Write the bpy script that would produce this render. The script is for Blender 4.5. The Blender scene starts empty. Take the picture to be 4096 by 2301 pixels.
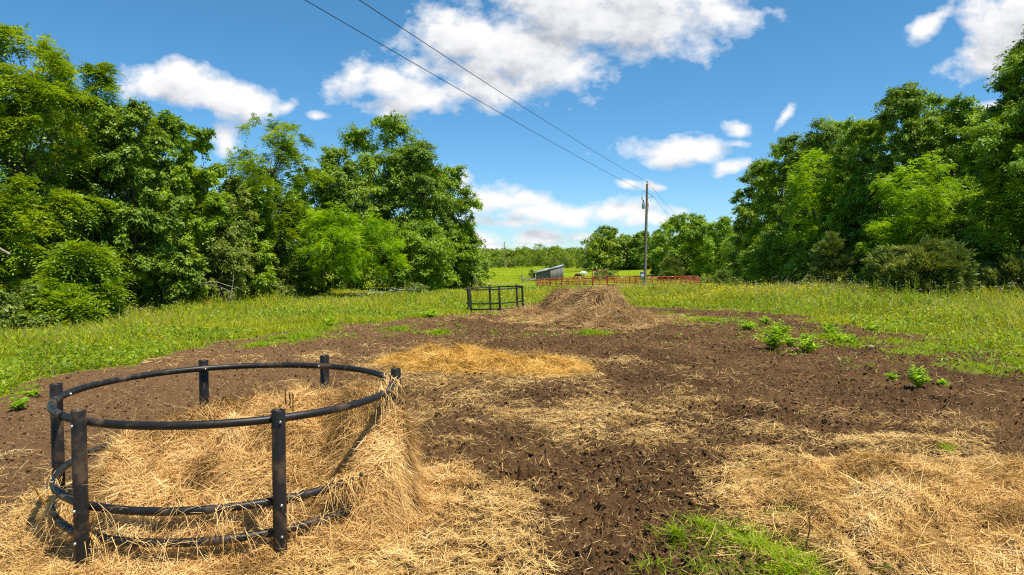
import bpy, math, random
import numpy as np
from mathutils import Matrix, Vector
R = math.radians
scene = bpy.context.scene
COL = scene.collection
rng = np.random.default_rng(7)
random.seed(7)

# ------------------------------------------------------------------ camera geometry
FPX, CAMZ, PITCH = 700.0, 2.0, R(2.5)
SP, CP = math.sin(PITCH), math.cos(PITCH)
K = 1024.0 / 2576.0           # many picks were made on a 2576 px wide view

def pdir(px, py):
    u = (px - 512.0) / FPX
    v = (287.5 - py) / FPX
    return np.array([u, CP + v * SP, -SP + v * CP])

def at(px, py, Y):            # point of the place seen at (px, py), Y metres ahead
    d = pdir(px, py)
    return np.array([0, 0, CAMZ]) + d * (Y / d[1])

# ------------------------------------------------------------------ numpy noise
def _h(i, j, s):
    n = (i.astype(np.int64) * 374761393 + j.astype(np.int64) * 668265263 + s * 982451653) & 0x7fffffff
    n = ((n ^ (n >> 13)) * 1274126177) & 0x7fffffff
    n = n ^ (n >> 16)
    return (n & 0xffff) / 65535.0

def vnoise(x, y, s=0):
    xi = np.floor(x); yi = np.floor(y)
    fx = x - xi; fy = y - yi
    fx = fx * fx * (3 - 2 * fx); fy = fy * fy * (3 - 2 * fy)
    a = _h(xi, yi, s); b = _h(xi + 1, yi, s); c = _h(xi, yi + 1, s); d = _h(xi + 1, yi + 1, s)
    return (a * (1 - fx) + b * fx) * (1 - fy) + (c * (1 - fx) + d * fx) * fy

def fbm(x, y, s=0, o=4):
    t = 0; a = .5; n = 0
    ca, sa = math.cos(.6), math.sin(.6)
    for k in range(o):
        t = t + a * vnoise(x, y, s + k * 17); n += a
        x, y = (x * ca - y * sa) * 2.03 + 5.1, (x * sa + y * ca) * 2.03 + 1.7
        a *= .5
    return t / n

def sstep(a, b, x):
    t = np.clip((x - a) / (b - a), 0, 1)
    return t * t * (3 - 2 * t)

# ------------------------------------------------------------------ terrain
_ctl = [(0, 3, 0), (-4, 3, 0), (4, 3, 0), (0, 0, 0), (9, 0, 0), (-9, 0, -.15), (0, 12, 0), (5, 12, 0), (-2.2, 5.4, 0),
        (0, -15, 0), (-20, -15, -.3), (20, -15, 0), (-40, 5, -1.5), (40, 5, -.3), (-60, -60, 0), (60, -60, 0), (-3, 8.5, 0)]
_pick = [(487, 312, 29), (592, 318, 24), (645, 292, 66), (541, 289.4, 104), (538, 289.4, 108), (612, 288.5, 96), (690, 287.0, 106), (697, 286.8, 109), (722, 281.8, 118), (620, 284.2, 121),
         (592, 277.5, 171), (505, 268.2, 268), (585, 270.3, 230), (650, 267, 230), (700, 270, 190), (702, 277, 163), (545, 280.6, 140),
         (500, 282, 133), (500, 273, 195), (440, 266, 260), (760, 266, 230), (0, 393, 10.4), (0, 352, 20), (0, 333, 28), (150, 323, 33),
         (270, 304, 44), (400, 294, 56), (470, 285, 76), (1024, 331, 20), (1024, 303, 42), (900, 299, 46), (738, 282.5, 100), (800, 287, 70),
         (700, 303, 32), (850, 312, 26), (400, 322, 21), (300, 330, 19)]
for p in _pick:
    q = at(*p); _ctl.append((q[0], q[1], q[2]))
for a in range(-80, 81, 20):
    for rr, zz in ((420, -2.0), (1200, -4.0), (4000, -14.0)):
        _ctl.append((rr * math.sin(R(a)), rr * math.cos(R(a)), zz))
_ctl = np.array(_ctl, float)

def _warp(x, y):
    yy = y + 30.0
    r = np.sqrt(x * x + yy * yy) + 5
    return np.arctan2(x, yy) * 1.3, np.log(r)

def _tps(r2):
    return np.where(r2 > 1e-12, r2 * np.log(np.maximum(r2, 1e-12)), 0)
_cu, _cv = _warp(_ctl[:, 0], _ctl[:, 1])
_n = len(_ctl)
_A = _tps((_cu[:, None] - _cu) ** 2 + (_cv[:, None] - _cv) ** 2) + np.eye(_n) * 4e-4
_P = np.stack([np.ones(_n), _cu, _cv], 1)
_M = np.block([[_A, _P], [_P.T, np.zeros((3, 3))]])
_w = np.linalg.solve(_M, np.concatenate([_ctl[:, 2], np.zeros(3)]))

def zbase(x, y):
    x = np.asarray(x, float); y = np.asarray(y, float)
    sh = x.shape
    x = x.ravel(); y = y.ravel()
    u, v = _warp(x, y)
    out = np.empty(len(x))
    for k in range(0, len(x), 40000):
        uu, vv = u[k:k + 40000], v[k:k + 40000]
        out[k:k + 40000] = _tps((uu[:, None] - _cu) ** 2 + (vv[:, None] - _cv) ** 2) @ _w[:_n] + _w[_n] + _w[_n + 1] * uu + _w[_n + 2] * vv
    return out.reshape(sh)

def z1(x, y):
    return float(zbase(np.array([x]), np.array([y]))[0])

def on_ground(px, py):        # where the line of sight through (px, py) meets the smooth ground
    d = pdir(px, py)
    t = np.geomspace(1.5, 500, 900)
    P = np.array([0, 0, CAMZ]) + d * t[:, None]
    g = P[:, 2] - zbase(P[:, 0], P[:, 1])
    k = np.argmax(g < 0)
    if g[k] >= 0: k = len(t) - 1
    a = g[k - 1] / (g[k - 1] - g[k])
    return P[k - 1] * (1 - a) + P[k] * a

def og(px, py):               # same, picked on the 2576 px view
    return on_ground(px * K, py * K)

def poly_sd(x, y, poly):      # signed distance, positive inside
    px, py = poly[:, 0], poly[:, 1]
    qx, qy = np.roll(px, -1), np.roll(py, -1)
    d = np.full(x.shape, 1e9); ins = np.zeros(x.shape, bool)
    for a, b, c, e in zip(px, py, qx, qy):
        ex, ey = c - a, e - b
        t = np.clip(((x - a) * ex + (y - b) * ey) / (ex * ex + ey * ey + 1e-12), 0, 1)
        d = np.minimum(d, np.hypot(x - a - t * ex, y - b - t * ey))
        if b != e:
            cr = ((b > y) != (e > y)) & (x < ex * (y - b) / (e - b) + a)
            ins ^= cr
    return np.where(ins, d, -d)

SOIL = [og(*p)[:2] for p in ((-60, 1020), (0, 1000), (100, 975), (250, 930), (370, 905), (450, 885), (560, 860), (640, 846), (740, 828), (830, 818), (950, 808),
        (1080, 800), (1150, 790), (1250, 779), (1330, 768), (1430, 762), (1560, 762), (1640, 772), (1760, 780), (1900, 784), (2000, 792), (2060, 808),
        (2150, 815), (2250, 835), (2350, 850), (2420, 872), (2576, 890), (2700, 905))]
SOIL = np.array(SOIL + [(16, 9), (14, -8), (-14, -8), (-11, 6)], float)

GRASSP = [(og(a, b)[:2], r) for a, b, r in ((1900, 1370, .42), (1850, 1420, .5), (1960, 1300, .25), (2125, 1385, .22), (2000, 1440, .35), (2210, 1440, .2),
          (1360, 795, 1.3), (1440, 792, .9), (1500, 840, .55), (1480, 838, .6), (1790, 805, 1.3), (1700, 790, .8), (1255, 790, .9), (1290, 770, .8),
          (720, 855, 1.0), (760, 845, .8), (650, 868, .6), (800, 830, .8), (1000, 830, .6), (1100, 838, .5), (2470, 935, .9), (2400, 920, .7), (2300, 890, .8), (2150, 870, .7),
          (2080, 850, .8), (2240, 860, .9), (2340, 880, 1.0), (2500, 880, 1.1), (2420, 860, 1.0), (2550, 910, .9), (1950, 835, .6), (1770, 1330, .12), (1700, 1360, .1), (1845, 1235, .13), (1650, 1430, .12), (2390, 1145, .12))]
# straw patches: centre, radii, rotation, weight
STRAW = []
def _sp(px, py, rx, ry, w):
    q = og(px, py); STRAW.append((q[0], q[1], rx, ry, w))
STRAW.append((-2.0, 4.75, 2.35, 2.0, 1.5))
STRAW.append((-1.3, 3.3, 1.5, 1.0, 1.3))
STRAW.append((-3.7, 3.9, 1.5, 1.1, 1.2))
STRAW.append((-.6, 4.7, .75, 1.0, 1.0))
_sp(1180, 925, 2.3, 2.0, 1.35)
_sp(1010, 930, 1.3, 1.5, .8)
_sp(1330, 945, 2.2, 1.6, .7)
_sp(1560, 985, 1.7, 1.1, .45)
_sp(1730, 1010, .8, .5, .55)
_sp(1120, 1150, .9, 1.1, .35)
_sp(2330, 1250, 1.75, 1.2, 1.35)
_sp(2500, 1390, 1.3, .8, 1.5)
_sp(2120, 1230, .9, .55, .95)
_sp(2300, 1125, .9, .45, .9)
_sp(1940, 1140, .7, .5, .6)
_sp(2560, 1180, 1.0, .8, .9)
_sp(1960, 1290, .55, .3, .8)
_sp(1470, 805, 2.9, 3.2, .95)
_sp(1350, 775, 2.2, 3.0, .8)
_sp(1640, 800, 1.7, 1.8, .4)

_sp(1250, 1060, 2.4, 2.2, .50)
_sp(900, 900, 3.0, 2.2, .38)
_sp(1500, 1080, 2.0, 1.4, .36)
_sp(1700, 1200, 1.5, 1.0, .36)
_sp(1450, 1330, 1.0, .8, .42)
_sp(1850, 1060, 2.4, 1.2, .30)

def straw_d(x, y):
    s = np.zeros(x.shape)
    for cx, cy, rx, ry, w in STRAW:
        q = ((x - cx) / rx) ** 2 + ((y - cy) / ry) ** 2
        s = np.maximum(s, w * np.exp(-q * 1.1))
    n = fbm(x * 1.6, y * 1.6, 41, 5)
    return np.clip(s * 1.2 - .36 + (n - .5) * 2.1 + (vnoise(x * 7, y * 7, 43) - .5) * .25, 0, 1) * (s > .03) * (1 - .85 * sstep(.3, .8, grass_patch(x, y)) * (np.hypot(x, y) < 9))

def grass_patch(x, y):
    s = np.zeros(x.shape)
    for c, r in GRASSP:
        s = np.maximum(s, np.exp(-((x - c[0]) ** 2 + (y - c[1]) ** 2) / (r * r)))
    return s

def soil_m(x, y):             # 1 bare soil, 0 meadow
    sd = poly_sd(x, y, SOIL)
    n = fbm(x * .9, y * .9, 3, 4) - .5
    return sstep(-.5, .6, sd + n * 2.6 + (fbm(x * 3.2, y * 3.2, 5, 3) - .5) * 1.5)

PEN = (16.1, 108.0, 12.4)
DRY = [(og(a, b)[:2], rx, ry, w) for a, b, rx, ry, w in ((1240, 711, 3.2, 5, .8), (1170, 714, 3, 4, .8), (1330, 714, 3, 3, .5), (1700, 682, 3, 4, .5), (2220, 862, 1.2, .6, .7), (2100, 875, 1.2, .6, .6), (2370, 895, .9, .5, .8), (2520, 885, 1.0, .5, .8))]
def dry_m(x, y):
    s = sstep(12.6, 11.4, np.hypot(x - PEN[0], y - PEN[1])) * (.75 + .5 * (fbm(x * .4, y * .4, 9, 3) - .5))
    for c, rx, ry, w in DRY:
        s = np.maximum(s, w * np.exp(-((x - c[0]) / rx) ** 2 - ((y - c[1]) / ry) ** 2))
    return s

def zrelief(x, y, soil, straw):
    r = np.hypot(x, y)
    fade = sstep(60, 20, r)
    c1 = fbm(x * 2.2, y * 2.2, 11, 3) - .5
    wx = x + .09 * vnoise(x * 5, y * 5, 16); wy = y + .09 * vnoise(x * 5, y * 5, 18)
    c2 = np.abs(2 * vnoise(wx * 6.5, wy * 6.5, 12) - 1) * .6 + np.abs(2 * vnoise(wx * 13.0, wy * 13.0, 14) - 1) * .4 - .45
    c3 = fbm(x * 24.0, y * 24.0, 13, 3) - .5
    pit = sstep(.66, .80, fbm(x * 3.1, y * 3.1, 19, 3))
    rough = .45 + .9 * fbm(x * .45, y * .45, 15, 2)
    left = sstep(-1.5, -4.5, x)          # the trodden left side is smoother
    rough = rough * (1 - .5 * left)
    clod = c1 * .06 + rough * (c2 * .13 + c3 * .15 - pit * .11)
    z = soil * fade * clod * (1 - .55 * straw)
    z = z + straw * (.05 + .10 * (fbm(x * 2.0, y * 2.0, 31, 3) - .35)) * fade
    z = z + (1 - soil) * (fbm(x * .35, y * .35, 21, 3) - .5) * .22 * sstep(250, 30, r)
    q = STRAW[4]
    z = z + .07 * np.exp(-((x - q[0]) / 1.3) ** 2 - ((y - q[1]) / .9) ** 2)
    q = STRAW[10]
    z = z + .10 * np.exp(-((x - q[0]) / 1.2) ** 2 - ((y - q[1]) / .8) ** 2)
    return z

def zfull(x, y):
    s = soil_m(x, y)
    return zbase(x, y) + zrelief(x, y, s, straw_d(x, y))

def zg(x, y):
    return float(zfull(np.array([float(x)]), np.array([float(y)]))[0])

# ------------------------------------------------------------------ mesh building
class MB:
    def __init__(self):
        self.v = []; self.f = []; self.n = 0; self.a = []
    def add(self, v, f, rnd=None):
        v = np.asarray(v, np.float32).reshape(-1, 3); f = np.asarray(f, np.int64)
        self.v.append(v); self.f.append(f + self.n); self.n += len(v)
        self.a.append(np.full(len(f), .5, np.float32) if rnd is None else np.asarray(rnd, np.float32))
        return self
    def mesh(self, name, mat, smooth=False, attr=False):
        me = bpy.data.meshes.new(name)
        V = np.concatenate(self.v); me.vertices.add(len(V)); me.vertices.foreach_set('co', V.ravel())
        tot = np.concatenate([np.full(len(f), f.shape[1], np.int32) for f in self.f])
        lv = np.concatenate([f.ravel() for f in self.f]).astype(np.int32)
        me.loops.add(len(lv)); me.loops.foreach_set('vertex_index', lv)
        me.polygons.add(len(tot))
        st = np.zeros(len(tot), np.int32); st[1:] = np.cumsum(tot)[:-1]
        me.polygons.foreach_set('loop_start', st); me.polygons.foreach_set('loop_total', tot)
        if smooth: me.polygons.foreach_set('use_smooth', np.ones(len(tot), bool))
        me.update(calc_edges=True)
        if attr:
            at_ = me.attributes.new('rnd', 'FLOAT', 'FACE'); at_.data.foreach_set('value', np.concatenate(self.a))
        if mat: me.materials.append(mat)
        return me
    def obj(self, name, mat, parent=None, smooth=False, attr=False, loc=None):
        o = bpy.data.objects.new(name, self.mesh(name, mat, smooth, attr))
        COL.objects.link(o)
        if parent is not None: o.parent = parent
        if loc is not None: o.location = loc
        return o

def tag(o, label=None, cat=None, group=None, kind=None):
    if label: o['label'] = label
    if cat: o['category'] = cat
    if group: o['group'] = group
    if kind: o['kind'] = kind
    return o

def empty(name, loc=(0, 0, 0), rz=0):
    o = bpy.data.objects.new(name, None); COL.objects.link(o)
    o.location = loc; o.rotation_euler = (0, 0, rz); o.empty_display_size = .2
    return o

def copy_tree(o, parent=None):
    c = o.copy(); COL.objects.link(c)
    if parent is not None: c.parent = parent
    for ch in list(o.children): copy_tree(ch, c)
    return c

def tube(mb, path, rad, n=10, closed=False, cap=True):
    P = np.asarray(path, float); m = len(P)
    rad = np.broadcast_to(np.asarray(rad, float), (m,))
    T = np.roll(P, -1, 0) - np.roll(P, 1, 0)
    if not closed: T[0] = P[1] - P[0]; T[-1] = P[-1] - P[-2]
    T /= np.linalg.norm(T, axis=1)[:, None] + 1e-12
    up = np.array([0, 0, 1.0]) if abs(T[0][2]) < .9 else np.array([1.0, 0, 0])
    N = np.empty_like(P)
    prev = np.cross(np.cross(T[0], up), T[0])
    for i in range(m):
        v = prev - T[i] * np.dot(prev, T[i]); v /= np.linalg.norm(v) + 1e-12
        N[i] = v; prev = v
    B = np.cross(T, N)
    a = np.linspace(0, 2 * np.pi, n, endpoint=False)
    V = P[:, None] + rad[:, None, None] * (np.cos(a)[None, :, None] * N[:, None] + np.sin(a)[None, :, None] * B[:, None])
    i = np.arange(m if closed else m - 1)[:, None]; j = np.arange(n)[None]
    i2 = (i + 1) % m; j2 = (j + 1) % n
    F = np.stack([i * n + j, i * n + j2, i2 * n + j2, i2 * n + j], -1).reshape(-1, 4)
    base = mb.n
    mb.add(V.reshape(-1, 3), F)
    if cap and not closed:
        c0, c1 = P[0], P[-1]
        k = np.arange(n)
        mb.add(np.concatenate([V[0], [c0]]), np.stack([np.full(n, n), (k + 1) % n, k], 1))
        mb.add(np.concatenate([V[-1], [c1]]), np.stack([np.full(n, n), k, (k + 1) % n], 1))
    return mb

def box(mb, c, s, rot=None):
    v = np.array([(x, y, z) for x in (-.5, .5) for y in (-.5, .5) for z in (-.5, .5)]) * np.asarray(s)
    if rot is not None: v = v @ np.asarray(rot).T
    f = [(0, 1, 3, 2), (4, 6, 7, 5), (0, 4, 5, 1), (2, 3, 7, 6), (0, 2, 6, 4), (1, 5, 7, 3)]
    return mb.add(v + np.asarray(c), f)

def rotz(a):
    c, s = math.cos(a), math.sin(a)
    return np.array([[c, -s, 0], [s, c, 0], [0, 0, 1]])

def unit(v):
    return v / (np.linalg.norm(v, axis=-1, keepdims=True) + 1e-9)

def leaves(mb, P, axis, nrm, L, W, rnd=None, fold=.12):
    """rhombic leaves: base point, long axis, rough normal"""
    n = len(P)
    L = np.broadcast_to(L, (n,))[:, None]; W = np.broadcast_to(W, (n,))[:, None]
    a = unit(axis); s = unit(np.cross(a, nrm)); nn = np.cross(s, a)
    m = P + a * L * .45 + nn * (fold * W)
    V = np.stack([P, m + s * W * .5, P + a * L, m - s * W * .5], 1).reshape(-1, 3)
    F = np.arange(4 * n).reshape(n, 4)
    mb.add(V, F, rng.random(n) if rnd is None else rnd)

def strands(mb, P, D, L, W, bend, rnd=None, side=None):
    """thin bent ribbons: 2 quads each. bend is a vector added to the tip"""
    n = len(P)
    L = np.broadcast_to(L, (n,))[:, None]; W = np.broadcast_to(W, (n,))[:, None]
    D = unit(D)
    if side is None:
        side = unit(np.cross(D, np.array([0, 0, 1.0]) + rng.normal(0, .35, (n, 3))))
    m = P + D * L * .5 + bend * .25
    e = P + D * L + bend
    V = np.stack([P - side * W * .5, P + side * W * .5, m - side * W * .5, m + side * W * .5, e - side * W * .18, e + side * W * .18], 1).reshape(-1, 3)
    b = np.arange(n)[:, None] * 6
    F = np.concatenate([b + np.array([0, 1, 3, 2]), b + np.array([2, 3, 5, 4])], 1).reshape(-1, 4)
    r = rng.random(n) if rnd is None else rnd
    mb.add(V, F, np.repeat(r, 2))
# ------------------------------------------------------------------ materials
def newmat(name):
    m = bpy.data.materials.new(name); m.use_nodes = True
    nt = m.node_tree; nt.nodes.clear()
    out = nt.nodes.new('ShaderNodeOutputMaterial')
    return m, nt, out

class NT:
    def __init__(self, nt): self.nt = nt
    def n(self, t, **kw):
        nd = self.nt.nodes.new(t)
        for k, v in kw.items(): setattr(nd, k, v)
        return nd
    def l(self, a, b): self.nt.links.new(a, b)
    def put(self, sock, v):
        if hasattr(v, 'is_output') or isinstance(v, bpy.types.NodeSocket): self.l(v, sock)
        else: sock.default_value = v
    def math(self, op, a, b=None, clamp=False):
        nd = self.n('ShaderNodeMath', operation=op); nd.use_clamp = clamp
        self.put(nd.inputs[0], a)
        if b is not None: self.put(nd.inputs[1], b)
        return nd.outputs[0]
    def mix(self, f, a, b, mode='MIX'):
        nd = self.n('ShaderNodeMix', data_type='RGBA', blend_type=mode)
        self.put(nd.inputs[0], f); self.put(nd.inputs[6], a); self.put(nd.inputs[7], b)
        return nd.outputs[2]
    def noise(self, scale, detail=4, rough=.55, vec=None, dim='3D'):
        nd = self.n('ShaderNodeTexNoise'); nd.inputs['Scale'].default_value = scale
        nd.inputs['Detail'].default_value = detail; nd.inputs['Roughness'].default_value = rough
        if vec is not None: self.l(vec, nd.inputs['Vector'])
        return nd.outputs[0]
    def ramp(self, f, *stops):
        nd = self.n('ShaderNodeValToRGB'); e = nd.color_ramp.elements
        while len(e) < len(stops): e.new(.5)
        for el, (p, c) in zip(e, stops): el.position = p; el.color = (*c, 1) if len(c) == 3 else c
        self.put(nd.inputs[0], f)
        return nd.outputs[0]
    def rng(self, f, a, b, c=0., d=1.):
        nd = self.n('ShaderNodeMapRange'); nd.clamp = True
        self.put(nd.inputs[0], f)
        for k, v in zip((1, 2, 3, 4), (a, b, c, d)): nd.inputs[k].default_value = v
        return nd.outputs[0]
    def attr(self, name):
        return self.n('ShaderNodeAttribute', attribute_name=name).outputs['Fac']
    def pos(self): return self.n('ShaderNodeNewGeometry').outputs['Position']
    def objc(self): return self.n('ShaderNodeTexCoord').outputs['Object']
    def scaled(self, vec, s):
        nd = self.n('ShaderNodeMapping'); self.l(vec, nd.inputs[0]); nd.inputs['Scale'].default_value = s
        return nd.outputs[0]
    def bump(self, h, strength, dist):
        nd = self.n('ShaderNodeBump'); nd.inputs['Strength'].default_value = strength; nd.inputs['Distance'].default_value = dist
        self.l(h, nd.inputs['Height']); return nd.outputs[0]
    def bsdf(self, col, rough=.6, spec=.3, metal=0., normal=None):
        nd = self.n('ShaderNodeBsdfPrincipled')
        self.put(nd.inputs['Base Color'], col); self.put(nd.inputs['Roughness'], rough)
        nd.inputs['Specular IOR Level'].default_value = spec; self.put(nd.inputs['Metallic'], metal)
        if normal is not None: self.l(normal, nd.inputs['Normal'])
        return nd.outputs[0]

def c4(c, k=1.0): return (c[0] * k, c[1] * k, c[2] * k, 1)

def leafmat(name, dark, mid, light, trans=.35, rough=.42, spec=.35, ns=.5, warm=(1.5, 1.25, .5)):
    """leaf colour varies leaf by leaf and in drifts through the plant; light shines through the blade"""
    m, nt, out = newmat(name); N = NT(nt)
    r = N.attr('rnd')
    drift = N.noise(ns, 2, .5, N.pos())
    f = N.math('ADD', N.math('MULTIPLY', r, .6), N.math('MULTIPLY', N.rng(drift, .3, .7), .4))
    col = N.ramp(f, (0.05, dark), (.5, mid), (.97, light))
    b = N.bsdf(col, rough, spec)
    tr = N.n('ShaderNodeBsdfTranslucent')
    tc = N.mix(1.0, col, c4(warm), 'MULTIPLY')
    N.l(tc, tr.inputs[0])
    mx = N.n('ShaderNodeMixShader'); mx.inputs[0].default_value = trans
    N.l(b, mx.inputs[1]); N.l(tr.outputs[0], mx.inputs[2]); N.l(mx.outputs[0], out.inputs[0])
    return m

def strawmat(name, stops, spec=.25, rough=.5, trans=.12):
    m, nt, out = newmat(name); N = NT(nt)
    r = N.attr('rnd')
    d = N.noise(2.2, 3, .6, N.pos())
    f = N.math('ADD', N.math('MULTIPLY', r, .7), N.math('MULTIPLY', N.rng(d, .3, .7), .3))
    col = N.ramp(f, *stops)
    b = N.bsdf(col, rough, spec)
    tr = N.n('ShaderNodeBsdfTranslucent'); N.l(col, tr.inputs[0])
    mx = N.n('ShaderNodeMixShader'); mx.inputs[0].default_value = trans
    N.l(b, mx.inputs[1]); N.l(tr.outputs[0], mx.inputs[2]); N.l(mx.outputs[0], out.inputs[0])
    return m

def plainmat(name, col, rough=.6, spec=.3, metal=0., var=.25, scale=8., bump=0., stretch=(1, 1, 1), dirt=None, dirt_amt=.5):
    m, nt, out = newmat(name); N = NT(nt)
    v = N.scaled(N.objc(), stretch)
    n1 = N.noise(scale, 5, .6, v)
    c = N.mix(N.rng(n1, .3, .7), c4(col, 1 - var), c4(col, 1 + var))
    if dirt is not None:
        n2 = N.noise(scale * .35, 6, .65, N.objc())
        c = N.mix(N.rng(n2, .52, .68, 0, dirt_amt), c, c4(dirt))
    nm = N.bump(n1, .6, bump) if bump else None
    N.l(N.bsdf(c, rough, spec, metal, nm), out.inputs[0])
    return m

M = {}
M['oak'] = leafmat('oak_leaf', (0.0821, 0.1392, 0.0113), (0.1723, 0.2911, 0.0189), (0.3485, 0.4556, 0.0419), .30, .48, .32)
M['hickory'] = leafmat('hickory_leaf', (0.0846, 0.1661, 0.0089), (0.2113, 0.3558, 0.0143), (0.4227, 0.5692, 0.0250), .34, .48, .32)
M['walnut'] = leafmat('walnut_leaf', (0.0955, 0.1750, 0.0079), (0.2130, 0.3500, 0.0131), (0.4095, 0.5250, 0.0263), .38, .42, .35)
M['locust'] = leafmat('locust_leaf', (0.1115, 0.2260, 0.0049), (0.2532, 0.4521, 0.0072), (0.4051, 0.6135, 0.0121), .42, .45, .3)
M['cedar'] = leafmat('cedar_needle', (0.0904, 0.1291, 0.0230), (0.1960, 0.2584, 0.0460), (0.3618, 0.3875, 0.0919), .15, .6, .2)
M['shrub'] = leafmat('shrub_leaf', (0.0841, 0.1428, 0.0151), (0.1802, 0.2520, 0.0252), (0.3363, 0.3864, 0.0568), .3, .45, .35)
M['farleaf'] = leafmat('far_leaf', (0.0755, 0.1308, 0.0112), (0.1799, 0.2709, 0.0140), (0.3772, 0.4485, 0.0224), .3, .5, .3, .12)
M['grass'] = leafmat('grass_blade', (0.1958, 0.2598, 0.0092), (0.3918, 0.4662, 0.0138), (0.6793, 0.6096, 0.0406), .4, .5, .25, .35)
M['forb'] = leafmat('forb_leaf', (0.0972, 0.1891, 0.0079), (0.2138, 0.3346, 0.0118), (0.3888, 0.4946, 0.0247), .38, .45, .3, .6)
M['freshgrass'] = leafmat('fresh_grass', (0.1481, 0.2530, 0.0052), (0.2796, 0.4140, 0.0069), (0.4441, 0.5405, 0.0129), .42, .45, .3, .8)
M['dryblade'] = leafmat('seeding_grass', (0.1760, 0.1650, 0.0495), (0.2750, 0.2640, 0.0770), (0.4180, 0.3630, 0.1430), .3, .6, .2, .5)
M['weed'] = leafmat('weed_leaf', (0.1355, 0.2621, 0.0109), (0.2859, 0.5023, 0.0164), (0.5716, 0.7862, 0.0273), .38, .42, .35, 2.)
M['yellow'] = leafmat('yellow_petal', (0.7500, 0.5000, 0.0100), (0.8500, 0.6000, 0.0100), (0.9000, 0.6800, 0.0200), .3, .6, .2, 1., (1, 1, 1))
M['white'] = leafmat('white_petal', (0.7000, 0.7000, 0.6200), (0.8000, 0.8000, 0.7400), (0.8500, 0.8500, 0.8000), .3, .6, .2, 1., (1, 1, 1))
M['clod'] = strawmat('soil_clod', ((.0, (.05, .026, .012)), (.5, (.115, .062, .027)), (1., (.20, .115, .052))), .1, .95, 0.)
M['hay'] = strawmat('feeder_hay', ((.0, (0.111, 0.054, 0.014)), (.25, (0.346, 0.186, 0.054)), (.5, (0.680, 0.420, 0.144)), (.8, (0.865, 0.588, 0.240)), (1., (0.900, 0.780, 0.432))))
M['straw'] = strawmat('loose_straw', ((.0, (0.148, 0.078, 0.022)), (.25, (0.445, 0.252, 0.072)), (.55, (0.692, 0.444, 0.144)), (.85, (0.840, 0.588, 0.240)), (1., (0.900, 0.768, 0.408))))
M['gold'] = strawmat('golden_straw', ((.0, (0.173, 0.084, 0.014)), (.3, (0.519, 0.288, 0.054)), (.6, (0.742, 0.456, 0.096)), (1., (0.900, 0.648, 0.204))))
M['oldhay'] = strawmat('weathered_hay', ((.0, (.065, .034, .012)), (.3, (.20, .115, .042)), (.6, (.41, .26, .105)), (.85, (.56, .39, .18)), (1., (.70, .53, .29))))
M['pilehay'] = strawmat('pile_hay', ((.0, (0.085, 0.044, 0.016)), (.3, (0.260, 0.150, 0.055)), (.6, (0.533, 0.338, 0.137)), (.85, (0.728, 0.507, 0.234)), (1., (0.910, 0.689, 0.377))))
M['bark'] = plainmat('bark', (.11, .085, .062), .9, .1, 0, .45, 9, .02, (1, 1, .25))
M['palebark'] = plainmat('pale_dead_wood', (.30, .25, .19), .9, .1, 0, .35, 12, .01, (1, 1, .3))
M['twig'] = plainmat('brown_stalk', (.14, .085, .03), .8, .1, 0, .3, 20)
M['poly'] = plainmat('black_plastic_pipe', (.014, .013, .012), .45, .35, 0, .35, 14, .0, (1, 1, 1), (.15, .095, .055), .8)
M['polypost'] = plainmat('black_plastic_post', (.015, .013, .011), .5, .3, 0, .3, 11, .0, (1, 1, .3), (.13, .08, .045), .85)
M['steel'] = plainmat('zinc_bolt', (.6, .6, .62), .3, .5, 1., .1, 30)
M['red'] = plainmat('red_paint', (.34, .032, .018), .55, .45, 0, .25, 3, 0, (1, 1, 1), (.30, .06, .035), .5)
M['tagwhite'] = plainmat('white_label', (.8, .8, .78), .5, .3, 0, .05, 5)
M['pole'] = plainmat('weathered_pole', (.23, .185, .145), .9, .1, 0, .4, 6, .01, (6, 6, .25))
M['board'] = plainmat('weathered_board', (.215, .20, .19), .9, .1, 0, .45, 2.2, .02, (4, 4, .15))
M['boarddark'] = plainmat('door_board', (.18, .17, .16), .9, .1, 0, .4, 2.2, .02, (4, 4, .15))
M['tin'] = plainmat('galvanised_roof', (.55, .57, .60), .4, .5, .6, .15, 2, .0, (1, 1, 1), (.25, .18, .13), .4)
M['grey'] = plainmat('grey_enamel', (.42, .47, .48), .45, .4, 0, .08, 4)
M['wire'] = plainmat('dark_wire', (.03, .03, .03), .6, .3)
M['black'] = plainmat('black_rubber', (.012, .012, .013), .6, .3, 0, .3)
M['whitehair'] = plainmat('white_coat', (.80, .77, .70), .7, .2, 0, .06, 4)
M['creamhair'] = plainmat('cream_hair', (.72, .62, .42), .7, .2, 0, .12, 20)
M['brownhair'] = plainmat('dark_bay_coat', (.060, .026, .013), .5, .35, 0, .35, 4)
M['blackhair'] = plainmat('black_hair', (.012, .010, .009), .6, .3, 0, .3)
M['hoof'] = plainmat('hoof', (.03, .025, .02), .6, .3)
M['orange'] = plainmat('orange_paint', (.75, .10, .02), .5, .3, 0, .1)
M['fencewood'] = plainmat('silvered_plank', (.40, .33, .25), .9, .1, 0, .3, 5, .01, (1, 1, 1))
M['stone'] = plainmat('pale_stone', (.26, .21, .155), .9, .2, 0, .25, 12, .01)
def pinto():
    m, nt, out = newmat('pinto_coat'); N = NT(nt)
    n = N.noise(1.6, 2, .4, N.objc())
    c = N.mix(N.rng(n, .47, .50), c4((.80, .76, .68)), c4((.16, .05, .018)))
    N.l(N.bsdf(c, .6, .25), out.inputs[0]); return m
M['pinto'] = pinto()

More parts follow.
